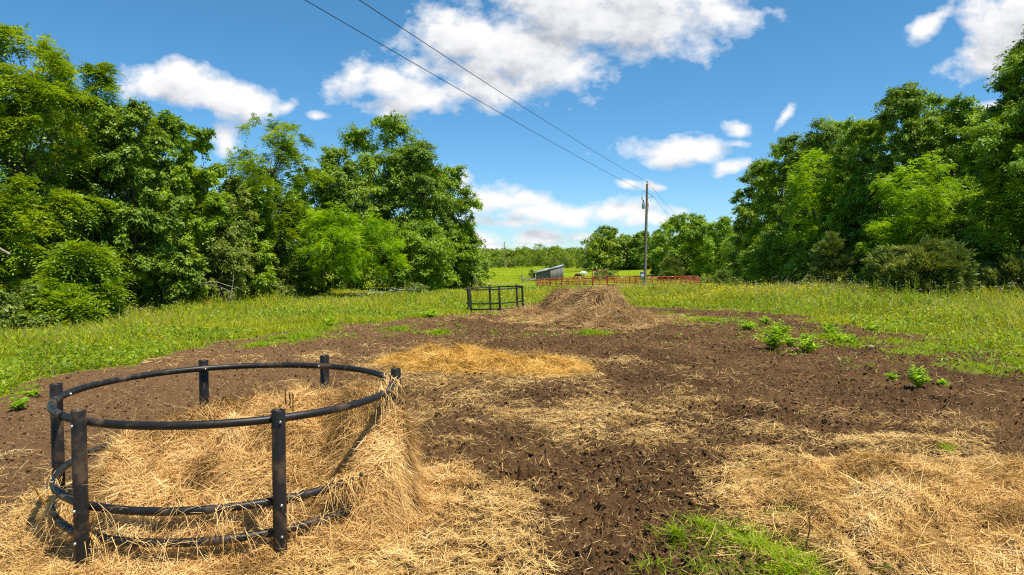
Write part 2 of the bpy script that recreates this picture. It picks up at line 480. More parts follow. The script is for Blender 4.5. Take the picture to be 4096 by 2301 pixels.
def groundmat():
    m, nt, out = newmat('ground'); N = NT(nt)
    P = N.pos()
    so, st, dr = N.attr('soil'), N.attr('straw'), N.attr('dry')
    n1 = N.noise(.55, 4, .6, P); n2 = N.noise(9, 5, .65, P); n3 = N.noise(38, 5, .7, P)
    damp_pits = N.mix(N.rng(N.math('ADD', N.math('MULTIPLY', n1, .7), N.math('MULTIPLY', n2, .3)), .36, .62), c4((.036, .018, .0075)), c4((.15, .080, .033)))  # wet and dry drifts, plus clod-pit shadow painted in by the finer noise
    soil = N.mix(N.rng(n3, .4, .75, 0, .6), damp_pits, c4((.23, .132, .060)))
    sep = N.n('ShaderNodeSeparateXYZ'); N.l(P, sep.inputs[0])
    leftdry = N.rng(N.math('ADD', sep.outputs[0], N.math('MULTIPLY', n1, 2.0)), -4.2, .8, .75, 0)
    soil = N.mix(leftdry, soil, c4((.20, .112, .052)))
    strawc = N.mix(N.rng(n3, .3, .7), c4((.20, .115, .04)), c4((.46, .30, .11)))
    soil = N.mix(N.math('MULTIPLY', N.rng(N.math('ADD', st, N.math('MULTIPLY', n2, .3)), .25, .95), .85), soil, strawc)
    # meadow: yellow-green drifts over darker green
    g1 = N.noise(.10, 4, .6, P); g2 = N.noise(1.3, 5, .7, P)
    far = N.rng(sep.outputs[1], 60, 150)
    gr = N.mix(N.rng(g1, .35, .65), c4((.12, .185, .010)), c4((.19, .255, .012)))
    gr = N.mix(N.rng(g2, .40, .72, 0, .75), gr, c4((.25, .31, .020)))
    gr = N.mix(N.rng(g2, .46, .30, 0, .7), gr, c4((.075, .14, .008)))
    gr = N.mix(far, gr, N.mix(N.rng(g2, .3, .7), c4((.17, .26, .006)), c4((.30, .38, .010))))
    dryc = N.mix(N.rng(g2, .3, .7), c4((.26, .19, .075)), c4((.42, .34, .15)))
    gr = N.mix(N.math('MULTIPLY', N.rng(N.math('ADD', dr, N.math('MULTIPLY', g2, .4)), .35, 1.0), .9), gr, dryc)
    col = N.mix(N.rng(N.math('ADD', so, N.math('MULTIPLY', N.math('SUBTRACT', n2, .5), .5)), .35, .65), gr, soil)
    h = N.math('ADD', N.math('MULTIPLY', n3, .6), N.math('MULTIPLY', N.noise(120, 3, .6, P), .4))
    nm = N.bump(h, 1.0, .04)
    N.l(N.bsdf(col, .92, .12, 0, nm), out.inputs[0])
    return m
M['ground'] = groundmat()
# ------------------------------------------------------------------ camera, sun, sky
cam = bpy.data.cameras.new('camera'); cam.sensor_width = 36; cam.lens = FPX / 1024 * 36
cam.clip_start = .05; cam.clip_end = 9000
co = bpy.data.objects.new('camera', cam); COL.objects.link(co)
co.location = (0, 0, CAMZ); co.rotation_euler = (R(90) - PITCH, 0, 0)
scene.camera = co
scene.cycles.use_denoising = False
scene.cycles.filter_width = 1.15
scene.cycles.max_bounces = 8; scene.cycles.transparent_max_bounces = 4
SUN_EL, SUN_DIR = R(67), (0.83, -0.56)            # towards the sun: right and a little behind the camera
sun = bpy.data.lights.new('sun', 'SUN'); sun.energy = 4.8; sun.angle = R(.53); sun.color = (1, .925, .79)
so = bpy.data.objects.new('sun', sun); COL.objects.link(so)
sd = Vector((SUN_DIR[0] * math.cos(SUN_EL), SUN_DIR[1] * math.cos(SUN_EL), math.sin(SUN_EL)))
so.rotation_euler = (-sd).to_track_quat('-Z', 'Y').to_euler()
vs = scene.view_settings
scene.display_settings.display_device = 'sRGB'
vs.view_transform = 'Standard'; vs.look = 'None'; vs.exposure = 0.52; vs.gamma = 1; vs.use_curve_mapping = False

world = bpy.data.worlds.new('World'); scene.world = world; world.use_nodes = True
wt = world.node_tree; wt.nodes.clear(); W = NT(wt)
sky = W.n('ShaderNodeTexSky', sky_type='NISHITA'); sky.sun_disc = False
sky.sun_elevation = SUN_EL; sky.sun_rotation = math.atan2(SUN_DIR[0], SUN_DIR[1])
sky.altitude = 200; sky.air_density = .85; sky.dust_density = .1; sky.ozone_density = 3.0
# cumulus: ellipses in the direction of view from the pasture towards the north, broken up by fractal noise
CLOUDS = [(1500, 5, 300, 110, 0, 1.15), (1210, 100, 190, 85, -5, 1.1), (1320, 140, 180, 105, 0, 1.1), (1620, 45, 230, 72, 0, 1.0), (1770, 35, 95, 80, 20, .85),
          (1190, 180, 110, 60, 0, .85), (1010, 215, 170, 42, -12, .9), (885, 195, 65, 48, 40, .75), (1380, 195, 50, 55, 0, .6), (985, 265, 75, 34, 0, .62), (1230, 215, 100, 60, 0, .9),
          (1060, 160, 70, 40, 30, .62),
          (505, 228, 165, 52, -10, 1.15), (455, 195, 75, 48, 0, 1.05), (610, 250, 80, 36, 0, 1.0), (390, 215, 75, 30, 0, .95),
          (1705, 380, 150, 34, 0, 1.0), (1690, 395, 80, 26, 0, .95), (1840, 366, 60, 14, 0, .7), (1855, 330, 38, 18, 0, .75), (1845, 424, 48, 20, 15, .8), (1978, 300, 34, 11, 50, .62),
          (2335, 62, 60, 26, 40, .85), (2550, 50, 140, 95, 10, 1.1), (2490, 130, 90, 55, 20, .95), (2505, 268, 45, 22, 0, .6),
          (1400, 530, 190, 28, 0, .85), (1235, 502, 85, 32, 0, .95), (1560, 535, 140, 26, 0, .85), (1640, 555, 110, 20, 0, .8), (1350, 602, 75, 30, 0, 1.0), (1215, 604, 70, 26, 0, .7),
          (1160, 470, 36, 40, 0, .7), (560, 350, 45, 50, 0, .75), (1580, 466, 28, 9, 0, .55), (1652, 465, 44, 10, 0, .62), (820, 290, 34, 14, 0, .55), (1270, 556, 140, 14, 0, .62), (735, 262, 30, 20, 0, .4),
          (1470, 592, 110, 12, 0, .6), (1330, 503, 80, 20, 0, .7), (1180, 520, 50, 24, 0, .6)]
g = bpy.data.node_groups.new('cloud_density', 'ShaderNodeTree')
g.interface.new_socket('Vector', in_out='INPUT', socket_type='NodeSocketVector')
g.interface.new_socket('Density', in_out='OUTPUT', socket_type='NodeSocketFloat')
G = NT(g); gi = G.n('NodeGroupInput'); go = G.n('NodeGroupOutput')
wn = G.n('ShaderNodeTexNoise'); wn.inputs['Scale'].default_value = 9; wn.inputs['Detail'].default_value = 3
G.l(gi.outputs[0], wn.inputs['Vector'])
ws = G.n('ShaderNodeVectorMath', operation='MULTIPLY_ADD'); G.l(wn.outputs['Color'], ws.inputs[0]); ws.inputs[1].default_value = (.05, .05, 0); G.l(gi.outputs[0], ws.inputs[2])
wo = G.n('ShaderNodeVectorMath', operation='SUBTRACT'); G.l(ws.outputs[0], wo.inputs[0]); wo.inputs[1].default_value = (.025, .025, 0)
acc = None
for (px, py, a, b, rot, st) in CLOUDS:
    d = pdir(px * K, py * K); s = K / FPX
    mp = G.n('ShaderNodeMapping', vector_type='TEXTURE')
    mp.inputs['Location'].default_value = (d[0] / d[1], d[2] / d[1], 0)
    mp.inputs['Rotation'].default_value = (0, 0, R(rot)); mp.inputs['Scale'].default_value = (a * s * 1.25, b * s * 1.25, 1)
    if acc is None: G.l(wo.outputs[0], mp.inputs[0])
    else:                                              # one after the other, so that the shader stack stays small
        sq = G.n('ShaderNodeVectorMath', operation='MULTIPLY_ADD'); G.l(acc, sq.inputs[0]); sq.inputs[1].default_value = (1e-7, 1e-7, 0); G.l(wo.outputs[0], sq.inputs[2])
        G.l(sq.outputs[0], mp.inputs[0])
    ln = G.n('ShaderNodeVectorMath', operation='LENGTH'); G.l(mp.outputs[0], ln.inputs[0])
    f = G.math('MULTIPLY', G.math('SUBTRACT', 1.0, ln.outputs['Value']), st)
    acc = f if acc is None else G.math('SMOOTH_MAX', acc, f)
    if acc is not f: acc.node.inputs[2].default_value = .12
acc = G.math('MINIMUM', acc, .75)
mpn = G.n('ShaderNodeMapping'); mpn.inputs['Scale'].default_value = (.8, 1.1, 1); G.l(gi.outputs[0], mpn.inputs[0])
f1 = G.noise(15, 9, .58, mpn.outputs[0]); f2 = G.noise(44, 7, .6, mpn.outputs[0])
dn = G.math('ADD', acc, G.math('MULTIPLY', G.math('SUBTRACT', f1, .5), 2.1))
dn = G.math('ADD', dn, G.math('MULTIPLY', G.math('SUBTRACT', f2, .5), .75))
G.l(dn, go.inputs[0])

tc = W.n('ShaderNodeTexCoord'); sp = W.n('ShaderNodeSeparateXYZ'); W.l(tc.outputs['Generated'], sp.inputs[0])
yy = W.math('MAXIMUM', sp.outputs[1], .05)
cb = W.n('ShaderNodeCombineXYZ'); W.l(W.math('DIVIDE', sp.outputs[0], yy), cb.inputs[0]); W.l(W.math('DIVIDE', sp.outputs[2], yy), cb.inputs[1])
def dens(off):
    v = cb.outputs[0]
    if off:
        nd = W.n('ShaderNodeVectorMath', operation='ADD'); W.l(v, nd.inputs[0]); nd.inputs[1].default_value = off; v = nd.outputs[0]
    nd = W.n('ShaderNodeGroup'); nd.node_tree = g; W.l(v, nd.inputs[0]); return nd.outputs[0]
d0 = dens(None); d1 = dens((.012, .030, 0))
front = W.rng(sp.outputs[1], .05, .25)
alpha = W.math('MULTIPLY', W.rng(d0, .0, .55), front)
shade = W.math('SUBTRACT', W.math('MULTIPLY', W.rng(d1, .1, 1.3), 1.0), W.math('MULTIPLY', W.rng(d0, .5, 1.4), .25), True)
ccol = W.ramp(shade, (0, (.70, .70, .70)), (.35, (.60, .61, .63)), (.8, (.36, .38, .42)))
hs = W.n('ShaderNodeHueSaturation'); hs.inputs['Hue'].default_value = .488; hs.inputs['Saturation'].default_value = 1.24; hs.inputs['Value'].default_value = 1.0
W.l(sky.outputs[0], hs.inputs['Color'])
SKYK = .112
skyc = W.mix(1.0, hs.outputs[0], (SKYK, SKYK, SKYK, 1), 'MULTIPLY')
low = W.mix(W.rng(sp.outputs[2], -.02, .40), (.58, .76, .93, 1), (.98, .97, .95, 1))
skyc = W.mix(1.0, skyc, low, 'MULTIPLY')
fin = W.mix(alpha, skyc, ccol)
bg = W.n('ShaderNodeBackground'); W.l(fin, bg.inputs[0]); bg.inputs[1].default_value = 1.0
wout = W.n('ShaderNodeOutputWorld'); W.l(bg.outputs[0], wout.inputs[0])
world.cycles.sampling_method = 'MANUAL'; world.cycles.sample_map_resolution = 512

# ------------------------------------------------------------------ ground: one sheet to the horizon
def make_ground():
    az = np.concatenate([np.linspace(-180, -62, 60, endpoint=False), np.linspace(-62, -46, 40, endpoint=False), np.linspace(-46, 46, 470, endpoint=False), np.linspace(46, 62, 40, endpoint=False), np.linspace(62, 180, 60, endpoint=False)])
    r = np.concatenate([np.linspace(.4, 2.4, 12, endpoint=False), np.geomspace(2.4, 32, 620, endpoint=False), np.geomspace(32, 330, 200, endpoint=False), np.geomspace(330, 5000, 26)])
    A, RR = np.meshgrid(R(1) * az, r)
    x = RR * np.sin(A); y = RR * np.cos(A)
    so_ = np.where(RR < 60, soil_m(x, y), 0); st = np.where(RR < 60, straw_d(x, y), 0); dr = dry_m(x, y)
    gp = np.where(RR < 60, grass_patch(x, y), 0)
    z = zbase(x, y) + zrelief(x, y, so_, st)
    n, m = x.shape
    V = np.stack([x, y, z], -1).reshape(-1, 3)
    i = np.arange(n - 1)[:, None]; j = np.arange(m)[None]; j2 = (j + 1) % m
    F = np.stack([i * m + j, (i + 1) * m + j, (i + 1) * m + j2, i * m + j2], -1).reshape(-1, 4)[:, ::-1]
    c = np.array([[0, 0, z[0].mean()]])
    mb = MB(); mb.add(np.concatenate([V, c]), F)
    jj = np.arange(m)
    mb.f.append(np.stack([np.full(m, n * m), (jj + 1) % m, jj], 1)); mb.a.append(np.zeros(m, np.float32))
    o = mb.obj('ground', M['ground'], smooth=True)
    for nm, arr in (('soil', np.clip(so_ * (1 - .55 * sstep(.35, .9, gp)), 0, 1)), ('straw', st * so_), ('dry', dr)):
        at_ = o.data.attributes.new(nm, 'FLOAT', 'POINT')
        at_.data.foreach_set('value', np.concatenate([arr.ravel(), [arr[0].mean()]]).astype(np.float32))
    tag(o, kind='structure')
    return o
make_ground()
# ------------------------------------------------------------------ round poly feeders
def circle(rad, h, a0=0, a1=2 * math.pi, n=72, wob=0.0, seed=0):
    full = abs(a1 - a0 - 2 * math.pi) < 1e-6
    a = np.linspace(a0, a1, n, endpoint=not full)
    rr = rad * (1 + wob * np.sin(2 * a + seed))
    return np.stack([rr * np.cos(a), rr * np.sin(a), h + 0 * a], 1)

def make_feeder(loc, rz, tilt, label, posts, arcs, post_h):
    root = empty('hay_feeder', loc, 0); root.rotation_euler = (tilt[0], tilt[1], rz)
    tag(root, label, 'hay feeder', 'round black hay feeders')
    for nm, h, (a0, a1), rr in arcs:
        mb = MB(); tube(mb, circle(1.2, h, a0, a1, 96, .006, h * 9), .0265, 14, closed=abs(a1 - a0 - 2 * math.pi) < 1e-6)
        rail = mb.obj(nm, M['poly'], root, True)
        if nm == 'top_rail':                        # welded collar where the pipe ends meet
            for ac in (R(-28), R(232)):
                cb_ = MB(); p = circle(1.2, h, ac - .008, ac + .008, 4); tube(cb_, p, .0295, 14)
                cb_.obj('weld_collar', M['poly'], rail, True)
    for k, ad in enumerate(posts):
        a = R(ad); rp = 1.2 + .0265 + .042
        c, s = math.cos(a) * rp, math.sin(a) * rp
        mb = MB()
        n = 20; t = np.linspace(0, 2 * np.pi, n, endpoint=False)
        zt = post_h + .012 * math.sin(k * 2.1)
        rings = []
        for (r_, z_) in ((.042, -.18), (.042, zt - .004), (.040, zt), (.035, zt), (.034, zt - .3), (.0, zt - .3)):
            rings.append(np.stack([c + r_ * np.cos(t), s + r_ * np.sin(t), np.full(n, z_)], 1))
        V = np.concatenate(rings); q = np.arange(len(rings) - 1)[:, None]; j = np.arange(n)[None]
        F = np.stack([q * n + j, q * n + (j + 1) % n, (q + 1) * n + (j + 1) % n, (q + 1) * n + j], -1).reshape(-1, 4)
        mb.add(V, F)
        po = mb.obj('post', M['polypost'], root, True)
        for h in [x[1] for x in arcs]:
            for sgn, rb in ((1, rp + .042), (-1, 1.2 - .0265)):
                bm_ = MB(); d = np.array([math.cos(a), math.sin(a), 0]) * sgn
                p0 = np.array([math.cos(a) * rb, math.sin(a) * rb, h])
                tube(bm_, [p0 - d * .004, p0 + d * .009, p0 + d * .0125], [.0095, .0095, .005], 8)
                bm_.obj('bolt', M['steel'], po, True)
    return root
FC = np.array([-2.154, 5.408]); TW = (0, 2 * math.pi)
make_feeder((FC[0], FC[1], zbase(FC[:1], FC[1:])[0]), 0, (0.0, 0.0), 'black plastic ring feeder full of loose hay, standing in spread straw', (23, 73, 124, 190, 247, 303),
            (('top_rail', .975, TW, 0), ('middle_rail', .45, TW, 0), ('bottom_rail', .25, TW, 0)), 1.055)
f2 = at(495.5, 312, 29.2)
make_feeder((f2[0], f2[1], z1(f2[0], f2[1]) + .0), 0, (0, R(-2.6)), 'empty black ring feeder leaning slightly at the meadow edge', (43, 101, 155, 220, 280, 335),
            (('top_rail', .985, TW, 0), ('middle_rail', .42, (R(172), R(372)), 0), ('lower_rail', .19, (R(172), R(372)), 0)), 1.07)

# ------------------------------------------------------------------ hay heap in the feeder
def hay_h(X, Y):              # local coordinates of the feeder
    r = np.hypot(X, Y); th = np.arctan2(Y, X)
    lump = fbm(X * 2.6 + 3, Y * 2.6, 51, 5) - .5
    edge = 1.30 + .10 * np.sin(3 * th + 1) + .16 * (fbm(th * 1.5 + 9, th * 0, 52, 3) - .5)
    h = .30 * sstep(0, .30, edge - .14 - r) + .06 * sstep(0, .15, 1.42 - r)
    h = h - .26 * np.exp(-((X + .85) / .36) ** 2 - ((Y - .75) / .5) ** 2)      # eaten-out hollow at the back left
    hill = .36 * np.exp(-((X - .10) / .88) ** 2 - ((Y - .55) / .48) ** 2)
    step = sstep(-.22, -.04, Y + .08 * np.sin(X * 5) + .10 * X)                  # torn front face of the bale core
    lowhill = .20 * np.exp(-((X - .25) / .95) ** 2 - ((Y + .10) / .55) ** 2)
    mid = sstep(-.55, -.1, X) * sstep(.80, .45, X)
    h = h + hill * (1 - mid + mid * step) + lowhill
    h = h - .36 * np.exp(-((X - .10) / .28) ** 2 - ((Y + .22) / .12) ** 2) - .40 * np.exp(-((X - .88) / .17) ** 2 - ((Y + .42) / .16) ** 2)
    wall = .50 * np.exp(-((X - 1.10) / .30) ** 2 - ((Y - .05) / .50) ** 2)
    h = np.maximum(h, .3 * sstep(.9, .3, np.abs(Y)) * sstep(.6, .9, X) * sstep(1.42, 1.31, r)) + wall * sstep(1.43, 1.31, r)
    h = h + (.46 * lump + .10 * (np.abs(2 * vnoise(X * 5.5, Y * 5.5, 58) - 1) - .5)) * sstep(.02, .3, h)
    return np.clip(h, 0, .90)

def heap(name, hfun, ext, n, mat, nst, Lr, Wr, label, cat, loc, group=None, lift=.35, base_rnd=.18, flow=.35, extra=None):
    gx = np.linspace(ext[0], ext[1], n); gy = np.linspace(ext[2], ext[3], n)
    X, Y = np.meshgrid(gx, gy)
    H = hfun(X, Y)
    Z0 = zfull(X + loc[0], Y + loc[1]) - loc[2]
    Zt = Z0 + H + (fbm(X * 14, Y * 14, 61, 3) - .5) * .05 - .03
    keep = (H > .012)
    mb = MB()
    idx = np.arange(n * n).reshape(n, n)
    q = keep[:-1, :-1] | keep[1:, :-1] | keep[:-1, 1:] | keep[1:, 1:]
    F = np.stack([idx[:-1, :-1], idx[:-1, 1:], idx[1:, 1:], idx[1:, :-1]], -1)[q]
    mb.add(np.stack([X, Y, Zt], -1).reshape(-1, 3), F, np.full(len(F), base_rnd))  # sheet under the strands toned dark: shade between clumps put into its colour
    # strands lie on the surface; more of them where it is steep
    e = gx[1] - gx[0]
    gyv, gxv = np.gradient(H, gy, gx)
    slope = np.hypot(gxv, gyv)
    w = (np.clip(H, 0, .1) / .1) ** .6 * np.sqrt(1 + slope ** 2)
    w = (w / w.sum()).ravel()
    pick = rng.choice(n * n, nst, p=w)
    px = X.ravel()[pick] + rng.uniform(-.5, .5, nst) * e; py = Y.ravel()[pick] + rng.uniform(-.5, .5, nst) * e
    hz = hfun(px, py) + zfull(px + loc[0], py + loc[1]) - loc[2]
    gxp, gyp = gxv.ravel()[pick], gyv.ravel()[pick]
    nrm = unit(np.stack([-gxp, -gyp, np.ones(nst)], 1))
    # lay direction follows tufts: smooth random angle field plus jitter, hanging down where steep
    ang = fbm(px * 2.6, py * 2.6, 71, 3) * 9 + rng.normal(0, 1.25, nst)
    d = np.stack([np.cos(ang), np.sin(ang), np.zeros(nst)], 1)
    down = unit(np.stack([-gxp, -gyp, -(gxp ** 2 + gyp ** 2)], 1) + 1e-6)
    k = np.clip(np.hypot(gxp, gyp) * flow, 0, 1.6)[:, None]
    d = d + down * k
    d = d - nrm * (d * nrm).sum(1, keepdims=True)
    d = unit(d) + nrm * np.abs(rng.normal(0, lift, nst))[:, None] * (rng.random(nst)[:, None] < .75)
    L = rng.uniform(*Lr, nst) * np.where(rng.random(nst) < .07, 2.2, 1)
    Wd = rng.uniform(*Wr, nst) * np.where(rng.random(nst) < .06, 1.9, 1)
    bend = rng.normal(0, .25, (nst, 3)) * L[:, None] + np.array([0, 0, -.16]) * L[:, None]
    P = np.stack([px, py, hz + rng.uniform(-.035, .025, nst)], 1) - unit(d) * L[:, None] * .4
    sd_ = unit(np.cross(unit(d), nrm + rng.normal(0, .5, (nst, 3))))
    tuft = fbm(px * 3.1, py * 3.1, 81, 3)
    rn = np.clip(.22 + .6 * rng.random(nst) + (tuft - .5) * 1.5, 0, 1)
    strands(mb, P, d, L, Wd, bend, rn, sd_)
    if extra: extra(mb)
    o = mb.obj(name, mat, None, False, True, loc)
    tag(o, label, cat, group)
    return o
FZ = zbase(FC[:1], FC[1:])[0]
def drape(mb):               # wisps caught over the rails, hanging down on the outside
    for h, n, a0, a1, sp in ((.45, 600, -1.2, .5, .5), (.25, 600, -2.9, .3, .6), (.45, 120, -2.7, -1.2, .7), (.975, 140, -.2, .45, .2)):
        a = np.concatenate([rng.uniform(a0, a1, n // 3), rng.choice(rng.uniform(a0, a1, 14), n - n // 3) + rng.normal(0, .045, n - n // 3)])
        n = len(a); rr = 1.2 + rng.uniform(-.05, .06, n)
        P = np.stack([rr * np.cos(a), rr * np.sin(a), h + rng.uniform(.015, .045, n)], 1)
        out = np.stack([np.cos(a), np.sin(a), 0 * a], 1); tg = np.stack([-np.sin(a), np.cos(a), 0 * a], 1)
        d = out * rng.uniform(-.3, 1, n)[:, None] + tg * rng.normal(0, 1.3, n)[:, None] + np.array([0, 0, 1.]) * rng.normal(-.05, .25, n)[:, None]
        L = rng.uniform(.06, .22, n)
        bend = np.stack([0 * a, 0 * a, -L * rng.uniform(.4, 1.1, n)], 1) + rng.normal(0, .1, (n, 3)) * L[:, None]
        strands(mb, P - unit(d) * L[:, None] * .3, d, L, rng.uniform(.0025, .005, n), bend, np.clip(.3 + .6 * rng.random(n), 0, 1))
heap('hay_heap', hay_h, (-1.65, 1.75, -1.65, 1.6), 220, M['hay'], 150000, (.05, .17), (.0022, .0048),
     'torn loose hay heaped inside the black ring feeder', 'hay', (FC[0], FC[1], FZ), 'hay and straw heaps', .46, .12, .25, drape)
# three brown stalks sticking out of the hay, and pale splinters
def stalk(name, p0, p1, r0, mat, label, cat, group=None, wob=.02):
    p0, p1 = np.array(p0), np.array(p1)
    t = np.linspace(0, 1, 7)[:, None]
    P = p0 + (p1 - p0) * t + rng.normal(0, wob, (7, 3)) * np.sin(t * 3.14) * np.linalg.norm(p1 - p0)
    mb = MB(); tube(mb, P, np.linspace(r0, r0 * .6, 7), 6)
    return tag(mb.obj(name, mat, None, True), label, cat, group)
for k, (a, b, lab) in enumerate((((1643, 445), (1630, 365), 'brown stalk, leftmost of three upright in the feeder hay'),
                                 ((1662, 480), (1655, 385), 'brown stalk, middle of three upright in the feeder hay'), ((1684, 470), (1676, 390), 'brown stalk, rightmost of three upright in the feeder hay'))):
    p0 = at(a[0] / 5.724, 325 + a[1] / 5.724 + 10, 5.5); p1 = at(b[0] / 5.724, 325 + b[1] / 5.724, 5.47)
    stalk('stalk', p0, p1, .008, M['twig'], lab, 'stalk', 'brown stalks in the feeder hay')
p0 = at(260 / 5.724, 325 + 985 / 5.724, 4.55); p1 = at(170 / 5.724, 325 + 890 / 5.724, 4.5)
stalk('straw_stalk', p0 - [0, 0, .05], p1, .008, M['gold'], 'thick pale straw stem poking up left of the ring feeder', 'straw stem')
p0 = at(735 / 5.724, 325 + 785 / 5.724, 5.0); p1 = at(605 / 5.724, 325 + 705 / 5.724, 4.95)
stalk('straw_stalk', p0, p1, .007, M['gold'], 'long pale straw stem sticking out over hay inside the feeder', 'straw stem')
p0 = og(1880, 1420); p0 = og(2027, 1405); zz = zg(p0[0], p0[1])
tw = MB(); tube(tw, np.array([[0, 0, -.03], [.005, 0, .10], [.03, .01, .19], [.02, .01, .26], [.06, .02, .31], [.11, .03, .33]]) + [p0[0], p0[1], zz], [.006, .006, .0055, .005, .004, .003], 6)
tag(tw.obj('bent_twig', M['twig'], None, True), 'dark bent twig standing beside the fresh green grass patch', 'twig')

# ------------------------------------------------------------------ weathered hay pile in the middle distance
PC = np.array([2.85, 22.6])
def pile_h(X, Y):
    lump = fbm(X * 2.0 + 7, Y * 2.0, 54, 5) - .5
    r1 = np.sqrt((X / 1.4) ** 2 + (Y / 1.5) ** 2)
    up = .66 * sstep(1.0, .3, r1 + .25 * lump)
    up = up + .30 * sstep(.62, .35, r1 + .3 * lump) * sstep(-.75, -.5, Y + .2 * np.sin(X * 4))
    skirt = .52 * np.clip(1 - np.sqrt((X / 1.6) ** 2 + ((Y + .8) / 2.7) ** 2), 0, 1) ** .8
    brid = .86 * sstep(1.05, .3, np.sqrt(((X + .45) / .8) ** 2 + ((Y - 1.3) / 1.5) ** 2) + .3 * lump)
    lob = .88 * sstep(1.05, .3, np.sqrt(((X + .95) / 1.15) ** 2 + ((Y - 2.6) / 1.4) ** 2) + .3 * lump)
    tail = .34 * np.clip(1 - np.sqrt(((X + 1.7) / 1.7) ** 2 + ((Y - 2.9) / 2.4) ** 2), 0, 1)
    h = np.maximum(np.maximum(up, skirt), np.maximum(np.maximum(lob, brid), tail)) + .34 * lump * sstep(0, .3, skirt + up + lob)
    return np.clip(h * .94, 0, 1.1)
heap('hay_pile', pile_h, (-3.6, 2.2, -3.6, 5.4), 200, M['pilehay'], 90000, (.14, .45), (.006, .012),
     'weathered grey-brown hay pile in front of the red round pen', 'hay pile', (PC[0], PC[1], z1(PC[0], PC[1])), 'hay and straw heaps', .34, .3, .8)
# golden straw mound between the feeder and the pile
q = STRAW[4]; MCN = np.array([q[0], q[1]])
def mound_h(X, Y):
    lump = fbm(X * 2.4 + 2, Y * 2.4, 55, 5) - .5
    a = .15 * np.clip(1 - np.sqrt(((X + .25) / 1.5) ** 2 + ((Y - .1) / 1.15) ** 2), 0, 1) ** .8
    b = .10 * np.clip(1 - np.sqrt(((X - 1.0) / 1.3) ** 2 + ((Y + .2) / .9) ** 2), 0, 1) ** .8
    h = np.maximum(a, b)
    return np.clip(h + .42 * lump * sstep(0, .12, h), 0, .5)
heap('straw_mound', mound_h, (-2.2, 2.6, -1.7, 1.7), 160, M['gold'], 60000, (.08, .24), (.003, .007),
     'low golden straw mound on the soil between feeder and hay pile', 'straw heap', (MCN[0], MCN[1], z1(MCN[0], MCN[1])), 'hay and straw heaps', .3, .2)
RB = og(2400, 1290)
def right_h(X, Y):
    lump = fbm(X * 3.0 + 4, Y * 3.0, 56, 5) - .5
    r = np.sqrt((X / 2.1) ** 2 + (Y / 1.2) ** 2)
    gp = grass_patch(X + 0 + RB[0], Y + RB[1])
    h = (1 - .95 * sstep(.25, .7, gp)) * .13 * np.clip(1.05 - r + .9 * (fbm(X * 1.1 + 3, Y * 1.1, 57, 3) - .5), 0, 1) ** .8
    return np.clip(h + .42 * lump * sstep(0, .10, h), 0, .4)
q = RB
heap('straw_bed', right_h, (-2.3, 2.6, -1.4, 1.4), 170, M['straw'], 110000, (.06, .19), (.0025, .005),
     'broad flattened straw bed on the soil in the right foreground', 'straw heap', (q[0], q[1], z1(q[0], q[1])), 'hay and straw heaps', .2, .2)
# ------------------------------------------------------------------ red round pen
def rounded_frame(w, h, rc, z0):
    P = [(-w / 2, z0)]
    for k in range(6):
        a = math.pi - k / 5 * math.pi / 2
        P.append((-w / 2 + rc + rc * math.cos(a), z0 + h - rc + rc * math.sin(a)))
    for k in range(6):
        a = math.pi / 2 - k / 5 * math.pi / 2
        P.append((w / 2 - rc + rc * math.cos(a), z0 + h - rc + rc * math.sin(a)))
    P.append((w / 2, z0))
    return np.array([(x, 0, z) for x, z in P])

def make_panel(w, ups=2, h=1.46, z0=.0):
    root = empty('livestock_hurdle')
    mb = MB(); tube(mb, rounded_frame(w, h, .16, z0), .05, 8); mb.obj('frame', M['red'], root, True)
    for k in range(5):
        mb = MB(); z = z0 + .12 + k * (h - .12) / 5.6
        tube(mb, [(-w / 2, 0, z), (w / 2, 0, z)], .034, 6); mb.obj('rail', M['red'], root, True)
    for k in range(ups):
        x = -w / 2 + w * (k + 1) / (ups + 1)
        mb = MB(); box(mb, (x, -.005, z0 + h / 2 + .03), (.10, .05, h - .06)); mb.obj('upright', M['red'], root)
    mb = MB(); box(mb, (.1, -.046, z0 + h), (.26, .012, .075)); mb.obj('label_plate', M['tagwhite'], root)
    return root

def make_gate(w, h=1.46):
    root = empty('pen_gate')
    mb = MB(); tube(mb, rounded_frame(w, 2.45, .22, 0), .045, 8); mb.obj('arch', M['red'], root, True)
    mb = MB(); tube(mb, np.array([(w / 2 - .05, 0, 0), (w / 2 - .05, 0, h)]), .06, 8); mb.obj('hinge_post', M['red'], root, True)
    leaf = MB(); tube(leaf, rounded_frame(w - .22, h - .12, .16, .08), .036, 8); lf = leaf.obj('gate_leaf', M['red'], root, True)
    for k in range(4):
        mb = MB(); z = .25 + k * .29; tube(mb, [(-w / 2 + .11, 0, z), (w / 2 - .11, 0, z)], .026, 6); mb.obj('rail', M['red'], lf, True)
    for x, z in ((.0, 2.45), (.05, h - .02)):
        mb = MB(); box(mb, (x, -.05, z), (.24, .012, .07)); mb.obj('label_plate', M['tagwhite'], root)
    return root

